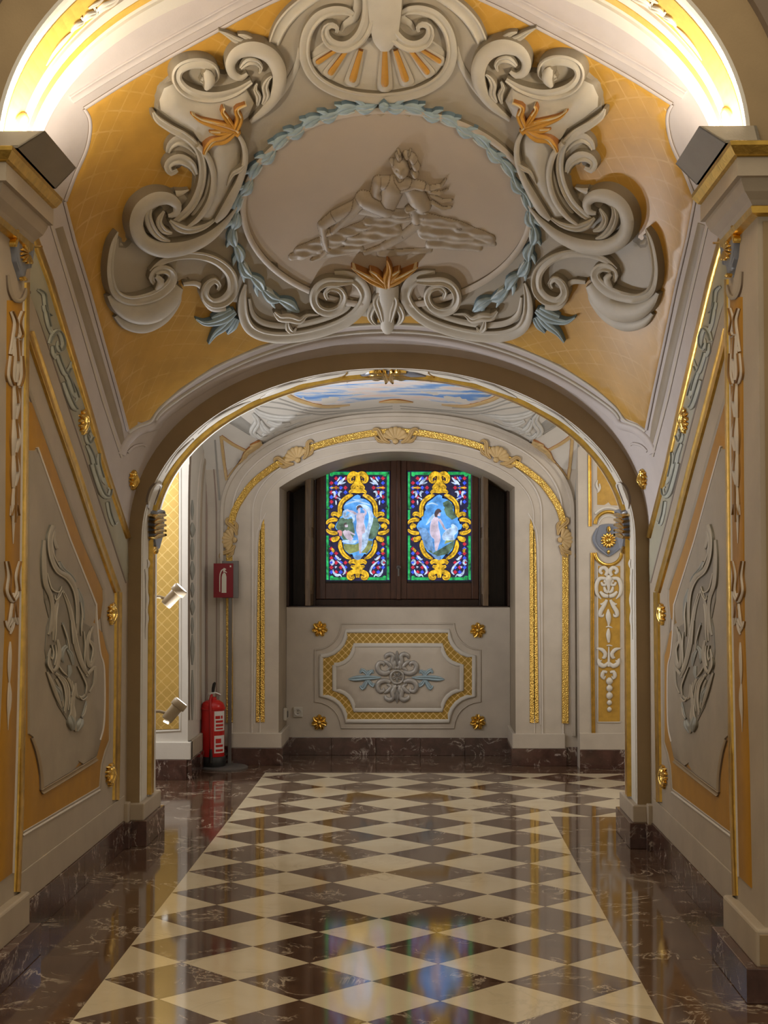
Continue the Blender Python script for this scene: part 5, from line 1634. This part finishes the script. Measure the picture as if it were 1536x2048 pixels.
for sg in (-1, 1):
    box('shutter_case', XC + sg * 0.798, XC + sg * 0.782, 10.53, 10.9, 1.06, 2.0, 'wood_dark', win)

# ------------------------------------------------------------------ stained glass
OUTL = [(648, 455), (700, 480), (740, 525), (800, 545), (855, 590), (895, 660), (905, 760), (935, 830), (975, 850), (985, 910), (1030, 960), (1045, 1010), (1020, 1060), (975, 1110), (955, 1190), (915, 1235), (905, 1330), (870, 1420), (800, 1490), (740, 1515), (690, 1575), (645, 1590),
        (600, 1575), (560, 1515), (500, 1490), (430, 1440), (395, 1370), (380, 1240), (345, 1190), (320, 1110), (270, 1065), (245, 1010), (270, 950), (310, 905), (335, 845), (370, 820), (385, 740), (400, 650), (440, 590), (520, 535), (560, 500), (600, 470)]


def glass_panel(ox, root, kind):
    g = (ox, 935, 8.533)

    def gp(nm, poly, m, lift=0.0, h=0.003, par=root, curved=False, bev=0.6, step=5, e=None):
        return plate(nm, T(poly, *g), GLASS, m, par, h=h, bev=bev, step=step, curved=curved, lift=lift, edge=e)

    def gs(nm, pts, m, lift=0.004, hr=0.35, prof='flat', e='lead', **k):
        return stroke(nm, T(pts, *g), GLASS, m, root, hr, prof, e, step=1.8, lift=lift, wmin=0.25, **k)

    gp('backing_pane', [(100, 60), (1195, 60), (1195, 1935), (100, 1935)], 'glass_navy', h=0.002, step=30)
    # small red and blue quarries
    for col, off in (('glass_blue', 0), ('glass_red', 1)):
        V, F = [], []
        for i in range(-1, 13):
            for j in range(0, 22):
                if (i + j) % 2 != off or (i * 3 + j * 5) % 7 == 0:
                    continue
                cx, cy = 195 + i * 80, 185 + j * 80
                if not (165 < cx < 1130 and 150 < cy < 1860):
                    continue
                if ((cx - 645) / 470) ** 2 + ((cy - 1005) / 640) ** 2 < 1 or (abs(cx - 645) < 200 and (cy < 500 or cy > 1500)):
                    continue
                q = [(cx + 36 * math.cos(t), cy + 36 * math.sin(t)) for t in np.linspace(0, 2 * math.pi, 4, endpoint=False)]
                Q, N = GLASS.hit(np.array(T(q, *g)))
                b0 = len(V)
                V += [tuple(a + n * 0.003) for a, n in zip(Q, N)]
                F.append(tuple(range(b0, b0 + 4)))
        o = mesh_obj('quarry_panes', V, F, col, root)
        o['kind'] = 'stuff'
    # green border
    for P in ([(165, 72), (520, 72), (520, 128), (165, 128)], [(790, 72), (1185, 72), (1185, 128), (790, 128)], [(105, 75), (150, 75), (150, 700), (105, 700)], [(1138, 75), (1185, 75), (1185, 880), (1138, 880)], [(105, 720), (150, 720), (150, 890), (105, 890)], [(105, 1160), (150, 1160), (150, 1920), (105, 1920)],
              [(1138, 1165), (1185, 1165), (1185, 1920), (1138, 1920)], [(165, 1870), (480, 1870), (480, 1925), (165, 1925)], [(800, 1870), (1130, 1870), (1130, 1925), (800, 1925)]):
        gp('green_border', P, 'glass_green', 0.002, step=20)
    for cx, cy in ((200, 135), (1100, 135), (200, 1865), (1100, 1865), (140, 690), (1150, 690), (140, 1350), (1150, 1350)):
        gs('green_leaf', [(cx - 30, cy, 8), (cx, cy, 26), (cx + 30, cy, 8)], 'glass_green')
    # white grotesques in the corners
    half = ([(300, 300, 10), (345, 250, 28), (390, 215, 24), (430, 170, 10)], [(340, 160, 6), (320, 200, 16), (290, 240, 8)], [(330, 280, 10), (390, 270, 20), (440, 250, 6)], [(200, 430, 8), (240, 420, 26), (255, 470, 22), (235, 510, 8)], [(380, 420, 6), (340, 415, 24), (320, 460, 20), (340, 500, 8)], [(270, 560, 6), (275, 590, 16), (275, 640, 8)],
            [(290, 1590, 6), (350, 1640, 18), (410, 1710, 22), (430, 1780, 20), (390, 1830, 10)], [(220, 1740, 8), (240, 1800, 22), (290, 1840, 30), (340, 1830, 18), (370, 1870, 8)], [(270, 1720, 6), (260, 1690, 12), (290, 1700, 8)], [(170, 1610, 8), (205, 1580, 22), (235, 1620, 22), (205, 1660, 18), (180, 1640, 6)], [(260, 1500, 8), (290, 1530, 24), (330, 1570, 22), (360, 1560, 8)], [(260, 500, 4), (300, 520, 10), (350, 540, 12), (320, 560, 4)])
    for L in half:
        gs('white_grotesque', L, 'glass_white')
        gs('white_grotesque', [(1290 - x, y, w) for x, y, w in L], 'glass_white')
    gold = ([(560, 470, 14), (480, 500, 36), (390, 570, 36), (345, 660, 36), (340, 770, 34), (360, 830, 12)], [(350, 1240, 14), (345, 1330, 36), (380, 1440, 36), (450, 1520, 34), (530, 1560, 14)],
            [(640, 120, 30), (560, 110, 44), (500, 170, 40), (510, 240, 30), (560, 250, 16), (570, 215, 10)], [(645, 230, 40), (610, 290, 42), (550, 345, 30), (560, 370, 12)], [(645, 400, 40), (560, 400, 34), (510, 420, 22), (530, 450, 12)], [(645, 330, 40), (645, 400, 44), (645, 440, 30)], [(645, 110, 50), (645, 180, 40), (645, 250, 60)],
            [(330, 850, 14), (290, 800, 34), (230, 785, 30), (205, 810, 20), (235, 830, 10)], [(300, 900, 20), (240, 890, 36), (180, 900, 32), (130, 930, 24), (120, 970, 12)], [(245, 1010, 26), (200, 990, 38), (180, 1010, 40), (200, 1040, 34)], [(300, 1120, 20), (240, 1120, 36), (180, 1110, 30), (130, 1080, 24), (120, 1050, 12)],
            [(330, 1180, 14), (290, 1210, 40), (230, 1240, 36), (215, 1210, 18), (240, 1190, 8)], [(645, 1620, 40), (560, 1600, 38), (510, 1620, 26), (530, 1650, 12)], [(645, 1700, 50), (580, 1700, 36), (530, 1680, 20)], [(645, 1760, 40), (570, 1780, 40), (500, 1820, 40), (500, 1880, 36), (560, 1890, 30), (580, 1850, 14)], [(645, 1600, 46), (645, 1680, 40), (645, 1760, 46), (645, 1880, 30)],
            [(200, 1380, 12), (230, 1420, 24), (210, 1445, 12)], [(180, 350, 8), (250, 345, 14), (330, 350, 8)])
    for L in gold:
        L = [(x, y, w * 1.25) for x, y, w in L]
        gs('yellow_scroll', L, 'glass_yellow', 0.006)
        M = [(x, y, max(5, w * .16)) for x, y, w in L[1:]]
        gs('amber_line', M, 'glass_amber', 0.012, e=None)
        if any(abs(x - 645) > 1 for x, _, _ in L):
            gs('amber_line', [(1290 - x, y, w) for x, y, w in M], 'glass_amber', 0.012, e=None)
            gs('yellow_scroll', [(1290 - x, y, w) for x, y, w in L], 'glass_yellow', 0.006)
    for L in ([(545, 175, 10), (555, 150, 14), (580, 180, 12), (560, 200, 6)], [(645, 220, 8), (645, 250, 16), (645, 280, 4)], [(545, 1850, 10), (560, 1830, 12), (580, 1850, 10)], [(645, 1770, 6), (645, 1790, 14), (645, 1820, 4)], [(180, 930, 8), (200, 950, 16), (170, 960, 8)], [(180, 1085, 8), (200, 1070, 16), (170, 1060, 8)]):
        gs('amber_line', L, 'glass_amber', 0.010)
        gs('amber_line', [(1290 - x, y, w) for x, y, w in L], 'glass_amber', 0.010)
    # picture
    gp('picture_sky', OUTL, 'glass_sky', 0.009, bev=1.0, step=4, e='lead')
    if kind == 0:
        gs('cloud', [(430, 640, 6), (520, 600, 18), (640, 580, 12), (760, 610, 18), (860, 640, 8)], 'glass_cloud', 0.014, e=None)
        gs('cloud', [(560, 540, 6), (650, 560, 14), (740, 550, 6)], 'glass_cloud', 0.014, e=None)
        gp('dark_wood', [(395, 850), (560, 870), (600, 1100), (560, 1240), (395, 1240), (330, 1110), (265, 1020), (330, 870)], 'glass_wood', 0.014)
        gp('dark_wood', [(850, 980), (920, 840), (975, 860), (1030, 1000), (960, 1180), (900, 1230), (800, 1210), (820, 1080)], 'glass_wood', 0.014)
        gp('meadow', [(395, 1300), (600, 1310), (760, 1240), (905, 1250), (890, 1370), (800, 1480), (640, 1440), (500, 1480), (410, 1400)], 'glass_meadow', 0.014)
        gp('pool', [(560, 1520), (620, 1490), (740, 1505), (690, 1570), (645, 1585), (600, 1570)], 'glass_water', 0.014)
        gs('veil', [(680, 1470, 8), (770, 1330, 30), (800, 1180, 40), (830, 1050, 40), (870, 900, 44), (860, 780, 40), (800, 690, 40), (700, 650, 30), (620, 680, 14)], 'glass_veil', 0.016, e=None)
        gs('veil', [(470, 720, 20), (420, 780, 34), (430, 860, 24), (540, 800, 40), (580, 880, 24), (560, 940, 8)], 'glass_veil', 0.016, e=None)
        gs('standing_figure', [(665, 700, 30), (668, 745, 24), (672, 780, 18)], 'glass_skin', 0.022, e=None)
        gs('standing_figure', [(690, 780, 60), (690, 840, 82), (690, 930, 70), (695, 1010, 84), (700, 1080, 90), (705, 1180, 64), (700, 1290, 44), (690, 1390, 26), (690, 1470, 18)], 'glass_skin', 0.020, e=None)
        gs('standing_figure', [(620, 800, 26), (560, 760, 22), (500, 745, 18), (465, 720, 12)], 'glass_skin', 0.022, e=None)
        gs('standing_figure', [(740, 820, 26), (780, 780, 22), (770, 730, 18), (730, 710, 12)], 'glass_skin', 0.022, e=None)
        gs('hair', [(635, 730, 10), (650, 680, 26), (690, 665, 22), (725, 690, 8)], 'glass_hair', 0.024, e=None)
        gs('drapery', [(700, 1090, 20), (770, 1120, 60), (760, 1220, 50), (740, 1330, 30), (700, 1430, 8)], 'glass_veil', 0.023, e=None)
        gs('seated_figure', [(450, 980, 34), (455, 1020, 26)], 'glass_skin', 0.020, e=None)
        gs('seated_figure', [(410, 1080, 30), (450, 1130, 56), (500, 1190, 56), (550, 1240, 34)], 'glass_skin', 0.019, e=None)
        gs('seated_figure', [(470, 1080, 16), (540, 1120, 18), (600, 1150, 10)], 'glass_skin', 0.021, e=None)
        gs('hair', [(415, 1010, 8), (425, 965, 18), (460, 950, 14)], 'glass_hair', 0.023, e=None)
        gs('cloak', [(300, 1090, 14), (350, 1100, 34), (350, 1170, 24)], 'glass_rose', 0.018, e=None)
        gs('cloth', [(380, 1260, 14), (470, 1270, 34), (590, 1270, 30), (640, 1240, 14)], 'glass_veil', 0.018, e=None)
    else:
        gs('cloud', [(430, 640, 6), (520, 610, 16), (620, 640, 10)], 'glass_cloud', 0.014, e=None)
        gp('foliage', [(700, 600), (800, 550), (880, 640), (900, 760), (960, 850), (860, 900), (760, 820), (720, 720)], 'glass_wood', 0.014)
        gp('pool', [(265, 1010), (420, 1040), (520, 1200), (560, 1400), (640, 1440), (690, 1560), (645, 1585), (590, 1570), (500, 1480), (395, 1370), (340, 1190)], 'glass_water', 0.014)
        gp('dark_bank', [(640, 1400), (900, 1240), (900, 1340), (800, 1480), (700, 1500), (620, 1520), (480, 1450), (420, 1380), (560, 1440)], 'glass_wood', 0.016)
        gp('lit_bank', [(720, 1310), (900, 1260), (930, 1220), (760, 1230)], 'glass_meadow', 0.017)
        gs('drape', [(860, 970, 20), (900, 1060, 70), (800, 1130, 80), (740, 1200, 50), (900, 1200, 50)], 'glass_veil', 0.018, e=None)
        gs('drape', [(420, 980, 10), (500, 880, 30), (560, 800, 20)], 'glass_cloud', 0.016, e=None)
        gs('standing_figure', [(640, 780, 36), (635, 830, 26)], 'glass_skin', 0.021, e=None)
        gs('standing_figure', [(600, 850, 40), (565, 940, 70), (560, 1040, 84), (575, 1130, 92), (610, 1210, 64), (600, 1310, 44), (590, 1420, 20)], 'glass_skin', 0.020, e=None)
        gs('standing_figure', [(640, 880, 24), (690, 960, 24), (740, 1050, 18), (810, 1070, 10)], 'glass_skin', 0.022, e=None)
        gs('hair', [(600, 880, 12), (590, 800, 36), (630, 740, 44), (675, 760, 16)], 'glass_hair', 0.023, e=None)
    box('lead_frame', GLASS.hit(np.array([[ox + 100 / 8.533, 1000]]))[0][0][0], GLASS.hit(np.array([[ox + 1195 / 8.533, 1000]]))[0][0][0], 10.802, 10.806, 1.224, 2.042, 'lead', root)


for ox, kd, lb in ((640, 0, 'backlit stained glass panel showing a veiled standing figure and a seated one, gold scroll frame'), (803, 1, 'backlit stained glass panel showing a bather turned away by draped rocks, gold scroll frame')):
    Q = GLASS.hit(np.array([[ox + 76, 1163]]))[0][0]
    glass_panel(ox, empty('stained_glass_panel', lb, 'stained glass', tuple(Q), 'stained glass panels of the window'), kd)

# ------------------------------------------------------------------ fire extinguisher, sign stand
ex, ey = -1.372, 9.80
fe = empty('fire_extinguisher', 'red fire extinguisher with white labels standing on the floor below its sign', 'fire extinguisher', (ex, ey, 0.0))
lathe('cylinder', [(0.0, 0.03), (0.074, 0.03), (0.078, 0.045), (0.078, 0.385), (0.076, 0.40), (0.066, 0.418), (0.045, 0.432), (0.024, 0.438), (0.022, 0.455), (0.0, 0.455)], 'red_enamel', fe, 36, (ex, ey, 0))
lathe('foot_ring', [(0.0, 0.0), (0.084, 0.0), (0.086, 0.01), (0.085, 0.06), (0.079, 0.065), (0.0, 0.065)], 'black_rubber', fe, 36, (ex, ey, 0))
lathe('shoulder_ring', [(0.078, 0.372), (0.083, 0.374), (0.083, 0.386), (0.078, 0.388)], 'red_enamel', fe, 36, (ex, ey, 0))


def wrap(nm, a0, a1, z0, z1, r, mat, n=8):
    V = []
    for i in range(n + 1):
        t = math.radians(a0 + (a1 - a0) * i / n)
        V += [(ex + r * math.cos(t), ey + r * math.sin(t), z0), (ex + r * math.cos(t), ey + r * math.sin(t), z1)]
    return mesh_obj(nm, V, [(2 * i, 2 * i + 2, 2 * i + 3, 2 * i + 1) for i in range(n)], mat, fe, True)


up = wrap('label_sticker', -75, -10, 0.235, 0.365, 0.0788, 'label_white')
lo = wrap('label_sticker', -75, -10, 0.09, 0.205, 0.0788, 'label_white')
for z0, z1, a0, a1 in ((0.315, 0.335, -70, -45), (0.315, 0.335, -40, -28), (0.29, 0.305, -68, -25), (0.265, 0.28, -68, -22), (0.245, 0.255, -68, -25), (0.155, 0.185, -68, -38), (0.13, 0.145, -68, -25), (0.10, 0.115, -68, -25)):
    wrap('label_text', a0, a1, z0, z1, 0.0795, 'red_enamel')
box('valve_block', ex - 0.018, ex + 0.018, ey - 0.018, ey + 0.018, 0.455, 0.485, 'steel', fe, 0.004)
tube('carry_handle', [(ex - 0.004, ey, 0.485), (ex + 0.03, ey, 0.478), (ex + 0.052, ey, 0.466)], 0.007, 'steel', fe)
tube('squeeze_lever', [(ex, ey, 0.487), (ex + 0.002, ey, 0.51), (ex + 0.008, ey, 0.54), (ex + 0.014, ey - 0.004, 0.55)], [0.009, 0.011, 0.011, 0.007], 'black_rubber', fe)
lathe('gauge', [(0.0, -0.012), (0.014, -0.012), (0.015, 0.0), (0.0, 0.002)], 'steel', fe, 16, (ex - 0.02, ey - 0.02, 0.47), 'Y')
simple('red_hose', (0.42, 0.012, 0.012, 1), 0.45)
tube('hose', [(ex - 0.006, ey - 0.02, 0.468), (ex - 0.01, ey - 0.055, 0.445), (ex - 0.006, ey - 0.083, 0.40), (ex - 0.002, ey - 0.089, 0.33), (ex, ey - 0.091, 0.20), (ex + 0.001, ey - 0.091, 0.115)], 0.009, 'red_hose', fe)
tube('nozzle', [(ex + 0.001, ey - 0.092, 0.12), (ex + 0.001, ey - 0.095, 0.03)], [0.009, 0.014], 'black_rubber', fe)

for o in fe.children:
    o.location.z += 0.0145
sx, sy = -1.272, 9.90
sg_ = empty('sign_stand', 'dark post carrying the red fire extinguisher sign, on a round foot', 'sign', (sx, sy, 0))
lathe('foot', [(0.0, 0.0), (0.165, 0.0), (0.165, 0.008), (0.155, 0.014), (0.0, 0.014)], 'grey_metal', sg_, 36, (sx - 0.03, sy - 0.10, 0))
box('post', sx - 0.012, sx + 0.012, sy - 0.008, sy + 0.008, 0.01, 1.20, 'grey_metal', sg_, 0.002)
box('back_plate', sx - 0.055, sx + 0.055, sy - 0.012, sy + 0.01, 1.125, 1.375, 'grey_metal', sg_, 0.002)
cxp = -1.317
sp_ = box('sign_plate', cxp - 0.066, cxp + 0.066, sy - 0.022, sy - 0.014, 1.128, 1.358, 'sign_red', sg_, 0.001)


def flat(nm, pts, y, mat, parent):
    """flat shape facing the camera, slightly proud"""
    n = len(pts)
    V = [(x, y, z) for x, z in pts] + [(x, y + 0.002, z) for x, z in pts]
    F = [tuple(range(n))] + [(i, i + n, (i + 1) % n + n, (i + 1) % n) for i in range(n)]
    o = mesh_obj(nm, V, F, mat, None)
    o.parent = parent[0]
    o.location = -Vector(parent[1])
    return o


SP = (sp_, (0, 0, 0))
px = lambda u, v: (cxp - 0.066 + 0.132 * u, 1.358 - 0.23 * v)     # u, v over the plate
yS = sy - 0.0235
body_ = [(0.42, 0.86), (0.42, 0.40), (0.45, 0.32), (0.52, 0.27), (0.58, 0.27), (0.63, 0.32), (0.66, 0.40), (0.66, 0.86)]
flat('pictogram_cylinder', [px(*p) for p in body_], yS, 'pictogram', SP)
flat('pictogram_valve', [px(*p) for p in ((0.50, 0.26), (0.49, 0.19), (0.52, 0.13), (0.57, 0.14), (0.64, 0.16), (0.64, 0.18), (0.57, 0.20), (0.68, 0.26), (0.67, 0.28), (0.58, 0.25))], yS, 'pictogram', SP)
hose = [(0.32, 0.83, 0.0), (0.32, 0.40, 0), (0.35, 0.28, 0), (0.42, 0.20, 0), (0.52, 0.165, 0)]
hc = catmull(hose, 0.05)
flat('pictogram_hose', [px(a - 0.02, b - 0.01) for a, b, _ in hc] + [px(a + 0.025, b + 0.012) for a, b, _ in hc[::-1]], yS, 'pictogram', SP)
flat('pictogram_flame', [px(*p) for p in ((0.83, 0.06), (0.90, 0.06), (0.90, 0.11), (0.83, 0.11))], yS, 'pictogram', SP)

# ------------------------------------------------------------------ spotlights behind the low arch
for pxc, pyc, lens, lb in ((345, 1195, 0, 'beige spotlight head on a wall arm, the upper of two beside the gold lattice panel'), (346, 1424, 1, 'beige spotlight head on a wall arm, the lower of two beside the gold lattice panel')):
    d = px_rays([(pxc, pyc)])[0]
    Pc = CAM + d * (7.75 / d[1])
    t = empty('spotlight', lb, 'spotlight', tuple(Pc), 'spotlights behind the low arch')
    ax = Vector((0.62, 0.15, 0.78)).normalized() if lens else Vector((0.66, 0.05, 0.72)).normalized()
    C0 = Vector(Pc)
    tube('lamp_body', [C0 - ax * 0.055, C0 - ax * 0.05, C0 + ax * 0.035], [0.026, 0.030, 0.032], 'lamp_beige', t, 24)
    tube('collar', [C0 + ax * 0.03, C0 + ax * 0.034, C0 + ax * 0.065, C0 + ax * 0.07], [0.036, 0.041, 0.041, 0.037], 'lamp_beige', t, 24)
    tube('lens', [C0 + ax * 0.060, C0 + ax * 0.0715], [0.030, 0.033], 'spot_glow', t, 20)
    if lens:
        tube('vent_slot', [C0 - ax * 0.052 + Vector((-0.012, -0.02, -0.004)), C0 - ax * 0.052 + Vector((0.014, -0.026, -0.016))], 0.005, 'spot_glow', t, 8)
    side = Vector((-1, 0, 0))
    tube('arm', [C0 - ax * 0.01 + Vector((-0.025, 0.0, 0.0)), C0 + Vector((-0.07, 0.0, 0.004)), C0 + Vector((-0.12, -0.02, 0.004))], 0.008, 'lamp_beige', t, 12)
    tube('mount', [C0 + Vector((-0.11, -0.02, 0.004)), C0 + Vector((-0.115, -0.33, 0.004))], 0.012, 'lamp_beige', t, 12)
    lamp('spot_lamp', 'SPOT', tuple(C0 + ax * 0.08), 68, (0.97, 0.97, 1.0), 0.03, tuple(C0 + ax * 1.0), 150)

# ------------------------------------------------------------------ sockets
so = empty('wall_socket', 'white round-pin wall socket on the parapet near the niche corner', 'socket', tuple(PARAPET.hit(np.array([[596, 1424]]))[0][0]))
P0 = PARAPET.hit(np.array([[596, 1424]]))[0][0]
box('cover_plate', P0[0] - 0.034, P0[0] + 0.034, 10.508, 10.522, P0[2] - 0.036, P0[2] + 0.036, 'socket_white', so, 0.004)
lathe('socket_well', [(0.0, 0.0), (0.018, 0.0), (0.021, 0.006), (0.022, 0.009), (0.024, 0.009)], 'label_white', so, 24, (P0[0], 10.516 - 0.006, P0[2]), 'Y')
for s in (-1, 1):
    lathe('pin_hole', [(0.0, 0.0), (0.0035, 0.0), (0.0035, 0.002)], 'black_rubber', so, 10, (P0[0], 10.507, P0[2] + s * 0.009), 'Y')
s2 = empty('wall_switch', 'grey switch box on the niche reveal beside the white wall socket', 'switch', (XC - 0.79, 10.35, 0.33))
box('switch_box', XC - 0.80, XC - 0.775, 10.30, 10.38, P0[2] - 0.04, P0[2] + 0.045, 'socket_white', s2, 0.004)
box('rocker', XC - 0.778, XC - 0.768, 10.32, 10.36, P0[2] - 0.02, P0[2] + 0.025, 'grey_metal', s2, 0.003)
